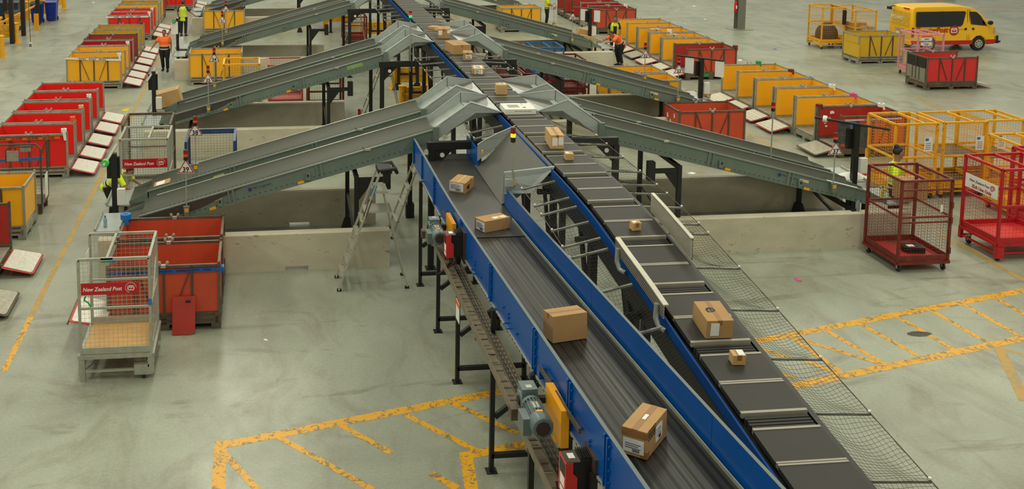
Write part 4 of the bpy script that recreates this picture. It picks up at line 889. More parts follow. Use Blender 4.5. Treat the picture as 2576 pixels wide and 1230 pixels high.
# ---------------------------------------------------------------- signs and beacons on the chutes
def beacon(parent,x,y,z,h=.2,lit=None):
    r=.042; k=h/4
    MB().lathe([(r,0),(r,k*1.3)],(x,y,z),12).build('beacon_base',BLACK,parent)
    MB().lathe([(r,k*1.35),(r,k*2.35)],(x,y,z),12).build('amber_lens',AMBERON if lit=='amber' else LENSA,parent)
    MB().lathe([(r,k*2.4),(r,k*3.8)],(x,y,z),12).build('red_lens',LENSR,parent); MB().lathe([(r,k*3.8),(r*.9,k*4)],(x,y,z),12).build('beacon_cap',BLACK,parent)
NUMW={'39': 'thirty-nine', '38': 'thirty-eight', '35': 'thirty-five', '34': 'thirty-four', '31': 'thirty-one', '30': 'thirty', '37': 'thirty-seven', '33': 'thirty-three', '32': 'thirty-two', '29': 'twenty-nine', '28': 'twenty-eight'}
def chute_sign(num,base,sign,bc,Y,side,bracket=True):
    b=GY(*base,Y); s=GY(*sign,Y); t=thing('chute_sign','white triangle sign reading %s on a thin pole%s'%(NUMW[num],' under a red and amber beacon' if bc else ', its beacon cut off'),'sign',(b.x,Y-.04,b.z))
    dz=s.z-b.z; top=(GY(*bc,Y).z-b.z) if bc else dz
    MB().tube([(0,0,-.05),(0,0,top)],.013,6).build('pole',GALV,t)
    q=.155; e=MB().prism([(-q,-.018,dz-q*.62),(q,-.018,dz-q*.62),(0,-.018,dz+q*1.12)],(0,.006,0)).build('sign_rim',mat('dark_red_sign_border',(150,36,34),.4),t)
    for f,d,m in ((1.06,-.017,WHITE),(.80,-.021,WHITE)):
        c=dz-.003; MB().prism([(-q*f,d,c-q*.62*f),(q*f,d,c-q*.62*f),(0,d,c+q*1.12*f)],(0,.004,0)).build('sign_face',m,e)
    text('sign_number',num,q*.86,INK,e,front(0,-.0225,dz-q*.22),.001,True,0,.95)
    if bracket: MB().prism([(-.06,-.05,.09),(.06,-.05,.09),(.04,-.05,-.1),(-.04,-.05,-.1)],(0,.05,0)).build('pole_bracket',CHUTEG,t); MB().box(-.035,-.055,-.02,.035,-.05,.05).build('orange_patch',YELS,t)
    if bc: beacon(t,0,0,top-.1)
for a in (('39',(470,527),(468,420),(467,388),19.0,'left'),('38',(493,420),(490,328),(490,303),20.48,'left'),('35',(525,273),(524,198),(524,173),26.87,'left'),('34',(540,215),(538,146),(537,128),28.35,'left'),('31',(560,108),(561,50),(560,34),36.57,'left'),('30',(569,80),(568,24),(568,8),38.05,'left'),
  ('37',(2093,468),(2095,375),(2097,345),19.0,'right'),('33',(1703,249),(1704,175),(1705,153),26.87,'right'),('32',(1620,195),(1622,137),(1622,115),28.35,'right'),('29',(1438,100),(1439,42),(1440,26),36.57,'right'),('28',(1392,62),(1393,17),None,38.05,'right')):
    chute_sign(*a)
b=GY(1940,375,20.48); t=thing('beacon_pole','red and amber beacon on a plain pole above the rear nearest right chute','beacon',tuple(b)); h=GY(1942,268,20.48).z-b.z; MB().tube([(0,0,-.2),(0,0,h)],.014,6).build('pole',GALV,t); beacon(t,0,0,h-.1)
b=V((3.99,15.78,2.5)); b=GY(1289,450,15.70); t=thing('beacon_pole','beacon pole with lit amber lamp at the grey merge chute','beacon',tuple(b)); h=GY(1289,357,15.70).z-b.z; MB().tube([(0,0,-.1),(0,0,h)],.016,8).build('pole',GALV,t); beacon(t,0,0,h,.24,'amber'); MB().box(-.12,-.03,-.12,.02,.03,.0).build('bracket',SHEET,t); MB().box(.02,-.02,-.1,.05,.02,-.04).build('sticker',YELS,t)
b=GY(1032,148,26.86); t=thing('beacon_pole','tall beacon pole with lit green lamp at the second left chute head','beacon',tuple(b)); h=GY(1032,50,26.86).z-b.z; MB().tube([(0,0,-.35),(0,0,h)],.016,8).build('pole',GALV,t)
for i,m in enumerate((mat('blue_lens',(14,70,110),.2),GREENON,LENSA,LENSR)): MB().lathe([(.045,0),(.045,.06)],(0,0,h+.065*i),12).build('lens',m,t)
# ---------------------------------------------------------------- work posts
def work_post(label,x,y,h,bar,sheets,box=True,m=GALV,tapeM=None):
    t=thing('work_post',label,'post',(x,y,0)); MB().bar((0,0,0),(0,0,h),.11).build('post',BLACK,t); MB().box(-.12,-.12,0,.12,.12,.03).build('foot_plate',BLACK,t)
    p,q=V(bar[0]),V(bar[1]); MB().tube([p,q],.03,8).build('cross_tube',m,t)
    MB().box(-.16,.06,h-.55,.1,.14,h-.1).build('screen',BLACK,t)
    if box: MB().box(.06,-.14,h-1.05,.22,-.04,h-.72).build('white_control_box',WHITE,t)
    d=(q-p).normalized()
    for f,mm in sheets:
        c=p+(q-p)*f; e=d if abs(d.x)>.4 else V((.93,.36,0)); MB().prism([c+e*-.13+V((0,0,-.03)),c+e*.13+V((0,0,-.03)),c+e*.13+V((.0,0,-.50)),c-e*.13+V((0,0,-.50))],e.cross(V((0,0,1)))*.006).build('hanging_sheet',mm,t)
    if tapeM: c=p+(q-p)*.14; k=MB().tube([c-d*.04,c+d*.04],.075,14); k.build('tape_on_tube',tapeM,t)
    return t
DPH=mat('dark_photo_print',(70,70,64),.4,0,.5,9)
work_post('black work post with a green tape roll at the nearest left chutes',-3.0,20.42,1.95,((-.08,-.9,1.95),(-.02,.55,1.97)),(),True,GALV,mat('bright_green_tape',(60,200,90),.4))
work_post('black work post with a timetable sheet at the second left chutes',-3.0,28.3,2.0,((-.1,-.9,1.9),(-.02,.6,1.95)),((.8,PAPER),),True,GALV)
work_post('black work post with a white sheet at the third left chutes',-3.1,38.0,2.0,((-.1,-.5,1.95),(-.02,.5,1.95)),((.2,PAPER),),True,GALV,GREENT)
work_post('black work post with two white papers at the second right chutes',13.05,28.4,2.05,((-.55,.5,2.05),(.45,-.45,2.05)),((.28,PAPER),(.93,PAPER)),True,BLACK)
work_post('black work post with two white papers at the third right chutes',13.05,38.6,2.05,((-.5,.5,2.05),(.45,-.45,2.05)),((.32,PAPER),(.75,PAPER)),True,BROWNM)
work_post('black work post with two dark photo sheets at the nearest right chutes',13.02,20.5,2.1,((-.65,.55,2.15),(.5,-.42,2.1)),((.40,DPH),(.63,DPH)),True,BLACK,PAPER)
# concrete stubs on the right under the tables are the barrier ends (built above)
# ---------------------------------------------------------------- cable tray, motors, drives
tray=thing('cable_tray','brown slotted cable tray hanging along the left of the blue conveyor','cable tray',(2.78,11,0))
TB=mat('dull_brown_tray',(126,116,96),.55,.3,.15,9)
def zt_(y): return 1.86+max(0,(13-y))*.012
kw2=dict(fz=zt_,step=1.0)
Y0,Y1=5.2,15.4
ystrip(tray,'tray_side',TB,2.665,2.675,0,.10,Y0,Y1,**kw2); ystrip(tray,'tray_side',TB,2.93,2.94,0,.06,Y0,Y1,**kw2); ystrip(tray,'tray_divider',TB,2.80,2.806,0,.05,Y0,Y1,**kw2)
ystrip(tray,'slotted_strip',TB,2.805,2.93,.0,.012,Y0,Y1,**kw2)
y=Y0+.05; k=0
while y<Y1-.1:
    z=zt_(y); c=.013 if k%3 else .0
    MB().box(*at(tray,2.676,y,z+c),*at(tray,2.80,y+.115,z+c+.012)).build('tray_rung',TB,tray)
    y+=.135; k+=1
m=MB(); y=Y0+.05
while y<Y1-.1:
    z=zt_(y)
    for x in (2.82,2.845,2.87,2.895,2.915): m.box(*at(tray,x,y,z+.012),*at(tray,x+.012,y+.05,z+.0135))
    for i in range(5):
        if int(y*7)%3==0: m.box(*at(tray,2.69+.02*i,y+.03,z+.026),*at(tray,2.70+.02*i,y+.055,z+.0275))
    y+=.11
m.build('tray_slots',BLACK,tray,kind='stuff')
for x,z in ((2.83,.02),(2.86,.022),(2.90,.02)):
    MB().tube([at(tray,x+.008*math.sin(i),Y0+i*.6,zt_(Y0+i*.6)+z) for i in range(17)],.008,5).build('cable',DARKR,tray)
for i,yy in enumerate((15.2,12.0,9.5,7.0)): MB().bar(at(tray,2.66,yy,zt_(yy)-.03),at(tray,2.97,yy,zt_(yy)-.03),.04).build('tray_bracket',TB,tray)
o=MB().box(-.003,-.11,-.28,.003,.11,.0).build('notice_plate',PAPER); o.location=(2.655,13.05,1.86); place(o,'small warning notice with orange top hanging on the cable tray edge','notice'); MB().box(-.006,-.11,-.07,-.003,.11,0).build('orange_band',ORANGET,o)
def gearmotor(x,y,z,label,rs=1.):
    t=thing('gear_motor',label,'motor',(x,y,z)); s=rs
    b=MB(); b.lathe([(.10,-.09),(.115,-.06),(.115,.06),(.10,.09)],(0,.33*s,.0),16,'x'); b.box(-.08,.24*s,.0,.08,.42*s,.16); b.build('gearbox',MOTOR,t)
    MB().lathe([(.05,-.105),(.05,-.085)],(0,.33*s,0),14,'x').build('shaft_cover',DARKR,t)
    MB().box(-.03,.27,.16,.03,.33,.164).build('name_plate',ALU,t); MB().lathe([(.105,.16),(.105,.2)],(0,0,.02),18,'y').build('flange',MOTOR,t)
    MB().lathe([(.085,-.10),(.085,.17)],(0,0,.02),18,'y').build('motor_body',MOTOR,t)
    f=MB()
    for i in range(20):
        a=2*math.pi*i/20; p=V((math.cos(a)*.096,0,math.sin(a)*.096+.02)); f.bar(p+V((0,-.1,0)),p+V((0,.16,0)),.008,.024,(math.cos(a),0,math.sin(a)))
    f.build('cooling_fins',MOTOR,t,kind='stuff')
    MB().lathe([(.112,-.10),(.114,-.2),(.10,-.235),(.08,-.24)],(0,0,.02),20,'y').build('fan_cowl',MOTOR,t)
    MB().lathe([(.075,-.243),(.075,-.238)],(0,0,.02),8,'y').build('fan_grille',mat('brown_grille',(52,38,30),.7),t)
    MB().box(-.17,-.14,-.10,-.085,.06,.07).build('terminal_box',MOTOR,t); MB().box(-.03,-.12,.128,.03,-.09,.134).build('yellow_sticker',YELS,t)
    MB().box(-.04,-.02,.108,.04,.09,.118).build('rating_plate',ALU,t); MB().box(-.2,.2,-.14,-.1,.32,-.02).build('junction_box',BROWNM,t)
    MB().bar((.08,.33,0),(.3,.33,0),.06).build('drive_shaft',DARKR,t)
    return t
gearmotor(2.66,9.15,2.42,'grey-blue gear motor with fan cowl by the yellow guard panel, nearer one')
gearmotor(2.66,14.72,2.18,'grey gear motor beside the red drive box, farther one',.85)
MB().box(*at(conv,2.84,8.93,2.22),*at(conv,2.92,9.47,2.60)).build('belt_guard',YELS,conv,label='yellow drive guard panel')
MB().box(*at(conv,2.86,14.55,2.06),*at(conv,2.92,15.05,2.40)).build('belt_guard',YELS,conv,label='yellow drive guard panel')
for y in (8.6,14.25): MB().bar(at(conv,2.90,y+1.3,zc(y+1.3)-.28),at(conv,2.90,y-.05,zc(y)-.28),.05,.02,(1,0,0)).build('slide_rail',BROWNM,conv)
MB().box(*at(conv,2.90,9.9,2.40),*at(conv,2.95,10.0,2.52)).build('rail_stop',BLUE,conv)
def vfd(x,y,z,label):
    t=thing('drive_unit',label,'drive box',(x,y,z))
    MB().box(.0,-.02,-.17,.20,.16,.17).build('casing',BLACK,t); MB().prism([(-.05,-.05,-.17),(.06,-.05,-.17),(.06,-.05,.03),(.02,-.05,.07),(.02,-.05,.17),(-.05,-.05,.17)],(0,.2,0)).build('front_cover',mat('drive_red_plastic',(190,44,40),.4,0,.05,6),t)
    MB().box(-.052,-.03,.03,-.05,.12,.15).build('keypad',BLACK,t); MB().box(-.053,-.02,-.08,-.05,.1,.01).build('label_plate',PAPER,t); MB().box(-.053,-.02,-.15,-.05,.1,-.11).build('label_plate',PAPER,t)
    MB().box(-.04,-.04,.17,.09,.14,.176).build('top_cover',BROWNM,t); MB().box(.0,.02,.176,.06,.1,.179).build('rating_plate',PAPER,t); f=MB()
    for i in range(6): f.box(.10+.018*i,-.02,.17,.106+.018*i,.16,.2)
    f.build('heat_sink',BLACK,t,kind='stuff'); MB().box(.2,-.1,-.25,.23,.2,.22).build('mount_plate',mat('rusty_mount_plate',(66,46,36),.6),t)
    for i in range(4): MB().tube([(.02+.03*i,.05,-.17),(.02+.03*i,.05,-.28),(-.05-.03*i,.08,-.40-.02*i),(.0,.25,-.42),(.04+.02*i,.5,-.36)],.011,6).build('cable',(DARKR,DARKR,mat('copper_red_cable',(130,64,44),.5),DARKR)[i],t)
vfd(2.72,8.28,2.34,'red and black motor drive box below the blue wall at the bottom edge')
vfd(2.72,14.05,2.26,'red and black motor drive box by the farther gear motor')
# ---------------------------------------------------------------- side guards of the sorter
SGD=thing('side_guard','ribbed aluminium side guard standing on the right edge of the sorter','guard rail',(5.5,12.7,2.8))
for i in range(9):
    d=.012+i*.027; ystrip(SGD,'rib',ALU,5.49,5.512,-.01+d,.014+d,12.05,13.4,step=.45)
ystrip(SGD,'backing',BROWNM,5.512,5.52,-.02,.26,12.05,13.4,step=.45); ystrip(SGD,'top_cap',ALU,5.485,5.535,.255,.275,12.05,13.4,step=.45)
SGL=thing('side_guard','aluminium side guard with curved grey brackets on the left edge of the sorter','guard rail',(4.6,11.5,2.8))
ystrip(SGL,'top_cap',ALU,4.575,4.64,.17,.19,10.7,12.3,step=.4); ystrip(SGL,'face',ALU,4.58,4.59,.02,.17,10.7,12.3,step=.4)
for i in range(4): ystrip(SGL,'rib',BROWNM,4.574,4.58,.04+.035*i,.055+.035*i,10.7,12.3,step=.4)
for y in (12.15,10.85):
    z=ztop(y); MB().tube([at(SGL,4.56,y,z+.12),at(SGL,4.55,y,z-.05),at(SGL,4.57,y-.05,z-.14),at(SGL,4.62,y-.12,z-.16)],.03,8).build('curved_bracket',GALV,SGL)
# ---------------------------------------------------------------- safety nets
NETM=mat('black_net_cord',(40,38,32),.8); ARMM=mat('dull_net_arm',(128,130,120),.5,.3,.2,10)
def net(label,x0,x1,d0,d1,ya,yb,arms,sag=.05,nx=9,cell=.075):
    t=thing('safety_net',label,'net',((x0+x1)/2,(ya+yb)/2,0)); n=int((yb-ya)/cell); b=MB()
    def P(i,j):
        y=ya+(yb-ya)*i/n; f=j/nx
        ph=min(abs(y-a) for a in arms); s=sag*math.sin(math.pi*min(1,ph/.35)/2)*math.sin(math.pi*min(1,f*1.0))*1.4+sag*.18*math.sin(i*.35+j*.6)
        z=ztop(y)+d0+(d1-d0)*f-abs(s)
        return at(t,x0+(x1-x0)*f+.003*math.sin(i*1.3+j*2),y,z)
    for i in range(n+1): b.tube([P(i,j) for j in range(nx+1)],.0017,3,False)
    for j in range(nx+1): b.tube([P(i,j) for i in range(n+1)],.0017,3,False)
    b.build('netting',NETM,t,kind='stuff')
    b=MB(); b.tube([at(t,x1,ya+(yb-ya)*i/12,ztop(ya+(yb-ya)*i/12)+d1) for i in range(13)],.006,5); b.build('edge_cable',BROWNM,t)
    for y in arms:
        MB().bar(at(t,x0,y,ztop(y)+d0-.02),at(t,x1+.01*(1 if x1>x0 else -1),y,ztop(y)+d1-.02),.03,.026).build('arm',ARMM,t)
        MB().lathe([(.016,0),(.016,.02)],at(t,x1,y,ztop(y)+d1),8).build('end_cap',WHITE,t)
net('black safety net on galvanised arms along the right of the sorter in the foreground',5.53,6.15,-.10,-.14,7.4,18.9,(17.67,17.1,16.3,15.5,14.8,14.4,13.86,13.27,12.97,12.04,11.05,10.1,9.18,8.23),.06,14,.05)
net('black safety net on galvanised arms between the sorter and the blue conveyor',4.59,4.06,-.10,-.22,9.6,15.3,(15.05,14.3,13.95,13.4,12.9,12.6,11.7,10.76),.07,11,.055)
for s,sd in ((-1,'left'),(1,'right')):
    for i,(ya,yb) in enumerate(((22.1,26.3),(30.0,36.0),(39.9,45.8))):
        arms=[ya+.2+.78*k for k in range(int((yb-ya)/.78))]
        net('safety net on steel arms %s of the sorter %s'%(sd,('between the first two chute pairs','between the second and third chute pairs','beyond the third chute pair')[i]),5.07+s*.47,5.07+s*1.1,-.12,-.16,ya,yb,arms,.06,7,.10)
net('short safety net left of the sorter beside the nearest chute head',4.59,3.95,-.12,-.25,17.95,18.85,(18.1,18.5),.05,8,.08)
# ---------------------------------------------------------------- parcels placed from their footprints
def parcel(label,fl,fr,bl,tfl,zb,labels=(),tape='x',m=CARD,group='parcels on the sorter',marks=None,zf=None,extra=None):
    z=zb
    for _ in range(6):
        a=G(*fl,z)
        if zf: z=zf(a.y)
    a=G(*fl,z); b=G(*fr,z) if not zf else G(*fr,zf(G(*fr,z).y)); c=G(*bl,z) if not zf else G(*bl,zf(G(*bl,z).y))
    ex=b-a; w_=ex.length; rz=math.atan2(ex.y,ex.x); tilt=0
    d=max(.06,abs((c-a).dot(V((-math.sin(rz),math.cos(rz),0))))); h=max(.05,GY(*tfl,a.y).z-a.z)
    o=MB().box(0,0,0,w_,d,h).build('parcel',m); o.location=(a.x,a.y,a.z+.003)
    pit=(zf(a.y+.3)-zf(a.y-.3))/.6 if zf else 0
    o.rotation_euler=(math.atan(pit),0,rz) if zf else (0,0,rz)
    place(o,label,'box',group)
    if tape=='x': MB().box(-.001,d/2-.025,h-.06,w_+.001,d/2+.025,h+.002).build('tape',TAPE,o)
    if tape=='y': MB().box(w_/2-.025,-.001,h-.06,w_/2+.025,d+.001,h+.002).build('tape',TAPE,o)
    if tape: 
        q=MB(); q.box(0,d/2-.003,h,w_,d/2+.003,h+.0015) if tape=='x' else q.box(w_/2-.003,0,h,w_/2+.003,d,h+.0015); q.build('flap_seam',mat('seam_shadow_board',(120,84,46),.8),o)
    for (face,u0,v0,u1,v1) in labels:
        if face=='f': s=MB().box(u0*w_,-.003,v0*h,u1*w_,0,v1*h).build('label',PAPER,o); fm=lambda u,v:front(u*w_,-.0035,v*h); W2,H2=w_,h
        elif face=='t': s=MB().box(u0*w_,v0*d,h,u1*w_,v1*d,h+.003).build('label',PAPER,o); fm=lambda u,v:frame((u*w_,v*d,h+.0035),(1,0,0),(0,0,1)); W2,H2=w_,d
        elif face=='l': s=MB().box(-.003,(1-u1)*d,v0*h,0,(1-u0)*d,v1*h).build('label',PAPER,o); fm=lambda u,v:frame((-.0035,(1-u)*d,v*h),(0,-1,0),(-1,0,0)); W2,H2=d,h
        else: s=MB().box(w_,u0*d,v0*h,w_+.003,u1*d,v1*h).build('label',PAPER,o); fm=lambda u,v:frame((w_+.0035,u*d,v*h),(0,1,0),(1,0,0)); W2,H2=d,h
        lw,lh=(u1-u0)*W2,(v1-v0)*H2
        if lw>.1:
            for i in range(4):
                M_=fm(u0+(u1-u0)*(.12+.0*i),v0+(v1-v0)*(.25+.16*i)); k=MB().box(0,-.006*lh/.15,0,lw*(.7-.12*(i%2)),.006*lh/.15,.001); t_=k.build('label_line',mat('grey_ink',(110,110,106),.7),s); t_.matrix_local=M_
            k=MB(); 
            for i in range(9): k.box(i*lw*.03,0,0,i*lw*.03+lw*.016,lh*.16,.001)
            t_=k.build('barcode',INK,s,kind='stuff'); t_.matrix_local=fm(u0+(u1-u0)*.45,v0+(v1-v0)*.08)
    if extra: extra(o,w_,d,h)
    return o
def zbelt(y): return zc(y)-.33
CG='parcels on the blue conveyor'
def x_3m(o,w,d,h):
    text('printed_mark','3M',h*.62,INK,o,frame((w+.002,d*.36,h*.45),(0,-1,0),(1,0,0)),.001,True); text('printed_mark','3M',h*.4,mat('faint_print',(140,104,60),.8),o,frame((w*.4,d*.7,h+.002),(0,-1,0),(0,0,1)),.0005,True)
# conveyor boxes are given by their true corners on the belt
def cbox(label,p,q,r,tz,**k):   # p front-left, q front-right/near corner, r the far end of the right face
    z=2.3
    for _ in range(6): z=zbelt(G(*q,z).y)
    b=G(*q,z); a=G(*p,z); c=G(*r,z)
    for _ in range(3): a=G(*p,zbelt(a.y)); c=G(*r,zbelt(c.y))
    ex=V((b.x-a.x,b.y-a.y,0)); w_=ex.length; rz=math.atan2(ex.y,ex.x); d=(c-b).length; h=GY(*tz,b.y).z-b.z
    o=MB().box(-w_,0,0,0,d,h).build('parcel',k.get('m',CARD)); o.location=(b.x,b.y,b.z+.004); o.rotation_euler=(0,0,rz)
    pit=math.atan((zbelt(b.y+.3)-zbelt(b.y-.3))/.6); o.rotation_euler=(Matrix.Rotation(pit,3,'X')@Matrix.Rotation(rz,3,'Z')).to_euler()
    place(o,label,'box',CG); return o,w_,d,h
def stick(o,name,m,x0,y0,z0,x1,y1,z1,**k): return MB().box(x0,y0,z0,x1,y1,z1).build(name,m,o,**k)
def lines(s,fm,lw,lh,n=4,bar=True):
    for i in range(n):
        t_=MB().box(0,-lh*.03,0,lw*(.75-.13*(i%2)),lh*.03,.001).build('label_line',mat('grey_ink',(110,110,106),.7),s); t_.matrix_local=fm(.1,.35+.15*i)
    if bar:
        k=MB(); 
        for i in range(10): k.box(i*lw*.035,0,0,i*lw*.035+lw*.02,lh*.2,.001)
        t_=k.build('barcode',INK,s,kind='stuff'); t_.matrix_local=fm(.45,.08)
o,w_,d,h=cbox('brown box with an upside-down printed mark, farthest on the blue conveyor',(1129.5,482),(1170,488),(1198,470),(1170,462.5))
x_3m(o,0,d,h); s=stick(o,'label',PAPER,-w_*.98,-.003,h*.12,-w_*.12,0,h*.92); lines(s,lambda u,v:front(-w_*.98+w_*.86*u,-.0035,h*(.12+.8*v)),w_*.86,h*.8); stick(o,'tape',CARDL,-w_*.55,0,h,-w_*.42,d,h+.0015)
o,w_,d,h=cbox('flat brown box with a big white label at the belt joint on the blue conveyor',(1194,574.5),(1219,586.5),(1285.5,575),(1219,559))
s=stick(o,'label',PAPER,-w_*.82,-.003,h*.05,.0,0,h*.85); lines(s,lambda u,v:front(-w_*.82+w_*.8*u,-.0035,h*(.05+.8*v)),w_*.8,h*.8); stick(o,'label',PAPER,-w_*.5,d*.45,h,-w_*.2,d*.68,h+.002); stick(o,'label',PAPER,-w_*.5,d*.72,h,-w_*.15,d*.93,h+.002); stick(o,'yellow_label',YELS,-w_*.3,d*.58,h+.002,-w_*.24,d*.85,h+.003)
z=2.4
o,w_,d,h=cbox('large plain brown box in the middle of the blue conveyor',(1366.5,845),(1391,864.5),(1484,858),(1391,800))
stick(o,'tape',TAPE,-w_*.6,0,h,-w_*.42,d+.001,h+.002); stick(o,'tape_end',TAPE,-w_*.6,-.001,h*.82,-w_*.42,0,h)
o,w_,d,h=cbox('taped brown box with two white labels, nearest on the blue conveyor',(1564,1139),(1627,1158.5),(1687.5,1098),(1627,1093))
stick(o,'tape',TAPE,-w_*.62,-.001,h,-w_*.38,d+.001,h+.002); stick(o,'tape_end',TAPE,-w_*.62,-.0015,h*.7,-w_*.38,0,h); s=stick(o,'label',PAPER,-w_*.95,-.003,h*.12,-w_*.12,0,h*.62); lines(s,lambda u,v:front(-w_*.95+w_*.83*u,-.0035,h*(.12+.5*v)),w_*.83,h*.5,3)
stick(o,'corner_tape',TAPE,-w_-.001,-.002,h*.72,-w_*.62,0,h*.97); stick(o,'corner_tape',TAPE,-w_*.38,-.002,h*.72,.002,.02,h*.97); stick(o,'corner_tape',TAPE,-.06,-.002,0,.002,.06,h*.25)
s=stick(o,'label',PAPER,0,d*.42,h*.25,.003,d*.74,h*.8); lines(s,lambda u,v:frame((.0035,d*(.42+.32*u),h*(.25+.55*v)),(0,1,0),(1,0,0)),d*.32,h*.55); stick(o,'label',PAPER,-w_*.56,d*.42,h+.002,-w_*.42,d*.62,h+.003)
for i in range(4): 
    k=MB(); k.box(0,0,0,.05,.006,.001); k.box(0,.09,0,.05,.096,.001); k.box(0,0,0,.006,.09,.001); k.box(.044,0,0,.05,.09,.001); k.box(.02,.02,0,.03,.07,.001); t_=k.build('handling_mark',INK,o,kind='stuff'); t_.matrix_local=frame((.001,d*(.06+.09*i),h*.62),(0,1,0),(1,0,0))
ZS=2.97
parcel('flat brown box, farthest on the sorter at the third step past the second chutes',(1077,73),(1101,75),(1077,69),(1077,67),ZS,(),'x',CARDL)
parcel('tiny box behind the labelled box by the second right chute mouth',(1092,77),(1102,79),(1091,75),(1092,72),ZS,(),None,CARDL)
parcel('brown box with a white label on its front between the second chute mouths',(1101.5,96.6),(1132.5,97),(1096,88),(1101.5,73.5),ZS,(('f',.05,.35,.34,.85),('f',.75,.55,1.0,.92)),'y',CARD)
parcel('larger plain brown box just past the second chutes',(1141,137.5),(1184,135.5),(1140,124),(1141,114.5),ZS,(),'y',CARD)
parcel('small brown box with a slanted label overlapping the larger plain box',(1164.6,151.5),(1188,152),(1161.5,145),(1164.6,133),ZS,(('f',.3,.25,.95,.72),),'y',CARD)
parcel('flat box stack with a white top sheet and three labels on the sorter',(1189.6,187.3),(1219.8,187.5),(1190.5,177),(1189.6,174),ZS,(('t',.15,.2,.85,.9),('f',.14,.5,.58,.9),('f',.14,.05,.58,.45),('f',.62,.05,.82,.9)),None,CARD)
parcel('plain light brown cube with a label on top between the nearest chute mouths',(1248.8,238),(1276,238),(1243.8,231.5),(1248.8,214.5),ZS,(('t',.35,.35,.85,.95),),None,CARDL)
def x_white(o,w,d,h):
    g=mat('light_grey_print',(150,152,146),.6,0,.05,8); stick(o,'printed_picture',g,w*.16,d*.3,h,w*.52,d*.72,h+.002); stick(o,'printed_mark',INK,w*.62,d*.24,h,w*.72,d*.34,h+.002); stick(o,'printed_frame',g,w*.66,d*.6,h,w*.68,d*.95,h+.002); stick(o,'printed_frame',g,w*.66,d*.93,h,w*.88,d*.97,h+.002)
    for i in range(4): stick(o,'printed_row',g,w*(.3+.14*i),-.002,h*.55,w*(.42+.14*i),0,h*.7)
parcel('flat white printed carton at the nearest chute mouths',(1271.5,288.8),(1348.5,287.5),(1257,272.5),(1271.5,276),ZS,(),None,mat('white_printed_board',(216,216,208),.5,0,.04,5),extra=x_white)
parcel('big light brown box with two white labels on its front, on the sorter',(1385.6,374.9),(1418.5,374.9),(1364,352.5),(1385.6,341),ZS,(('f',.10,.22,.5,.82),('f',.58,.28,.95,.85)),'y',CARDL)
parcel('small cube carton just in front of the big light brown box',(1423,403.3),(1443.3,403.3),(1418,397),(1423,388),ZS,(('t',.1,.3,.5,.9),),None,CARDL)
parcel('small carton beside the ribbed side guard on the sorter',(1592,581.6),(1612.5,579),(1578,573),(1592,562.5),2.85,(('t',.1,.3,.6,.8),),'y',CARDL,zf=lambda y:ztop(y)+.004)
def x_big(o,w,d,h): 
    text('printed_logo','e',d*.55,INK,o,frame((w*.45,d*.55,h+.002),(0,-1,0),(0,0,1)),.0005,True)
parcel('largest brown box with a white label on its front, nearer end of the sorter',(1774.7,852.4),(1841.5,851),(1738.8,796),(1777,805),2.5,(('f',.16,.15,.48,.85),),'y',CARD,zf=lambda y:ztop(y)+.004,extra=x_big)
parcel('small light carton nearest the camera on the sorter',(1842.8,919),(1875,919),(1828.6,902),(1844,894),2.45,(('t',.45,.1,.95,.95),),'y',CARDL,zf=lambda y:ztop(y)+.004)
# parcels on the chutes
def chute_box(label,px,Y,w_,d,h,s,m=CARD,rz=0):
    z=1.5
    for _ in range(8):
        p=GY(*px,Y); 
        xl=p.x if s<0 else 10.12-p.x; z=1.69+.272*(xl+.15)-.10
    o=MB().box(-w_/2,-d/2,0,w_/2,d/2,h).build('parcel',m); o.location=(p.x,Y,z); o.rotation_euler=(0,-math.atan(.272)*(1 if s<0 else -1),rz); place(o,label,'box'); return o
o=chute_box('small brown box with a white label sliding down the rear nearest left chute',(412,474),20.75,.34,.3,.13,-1); stick(o,'label',PAPER,-.12,-.13,.13,.06,.1,.132)
o=chute_box('large light brown box jammed at the low end of the second left chute',(428,262),28.8,.75,.45,.42,-1,CARDL); stick(o,'tape',TAPE,-.3,-.02,.42,.3,.02,.422)
for i,(px,Y,w_,d,h) in enumerate((((1478,88),38.3,.6,.3,.12),((1500,96),38.2,.55,.25,.12),((1462,91),38.9,.4,.3,.3),((1580,187),28.7,.4,.25,.06),((1705,222),28.75,.7,.2,.05),((1768,243),28.7,.3,.3,.2))):
    chute_box('light carton %s'%('flat on the third right chute, upper of two','flat on the third right chute, by the worker in orange','standing behind the third right chutes','flat on the rear second right chute, upper one','long and flat near the low end of the second right chute','upright at the low end of the second right chute')[i],px,Y,w_,d,h,1,CARDL)
chute_box('white paper packet on the third right chute',(1398,72),38.2,.5,.2,.03,1,PAPER); chute_box('small white envelope high on the nearest right chute',(2048,450),19.4,.14,.1,.02,1,PAPER)
o=chute_box('white document packet near the low end of the nearest right chute',(2130,463),19.4,.7,.4,.03,1,PAPER)
b=MB(); b.lathe([(.3,0),(.32,.04),(.2,.12),(.05,.16)],(0,0,0),9); o=b.build('packet_heap',PAPER); o.scale=(1.3,.6,1); o.location=tuple(GY(2140,450,20.7)); place(o,'heap of white and red paper packets at the end of the rear nearest right chute','parcel')
k=MB().lathe([(.08,0),(.09,.05),(.03,.1)],(.2,0,.06),8).build('red_packet',RED,o)
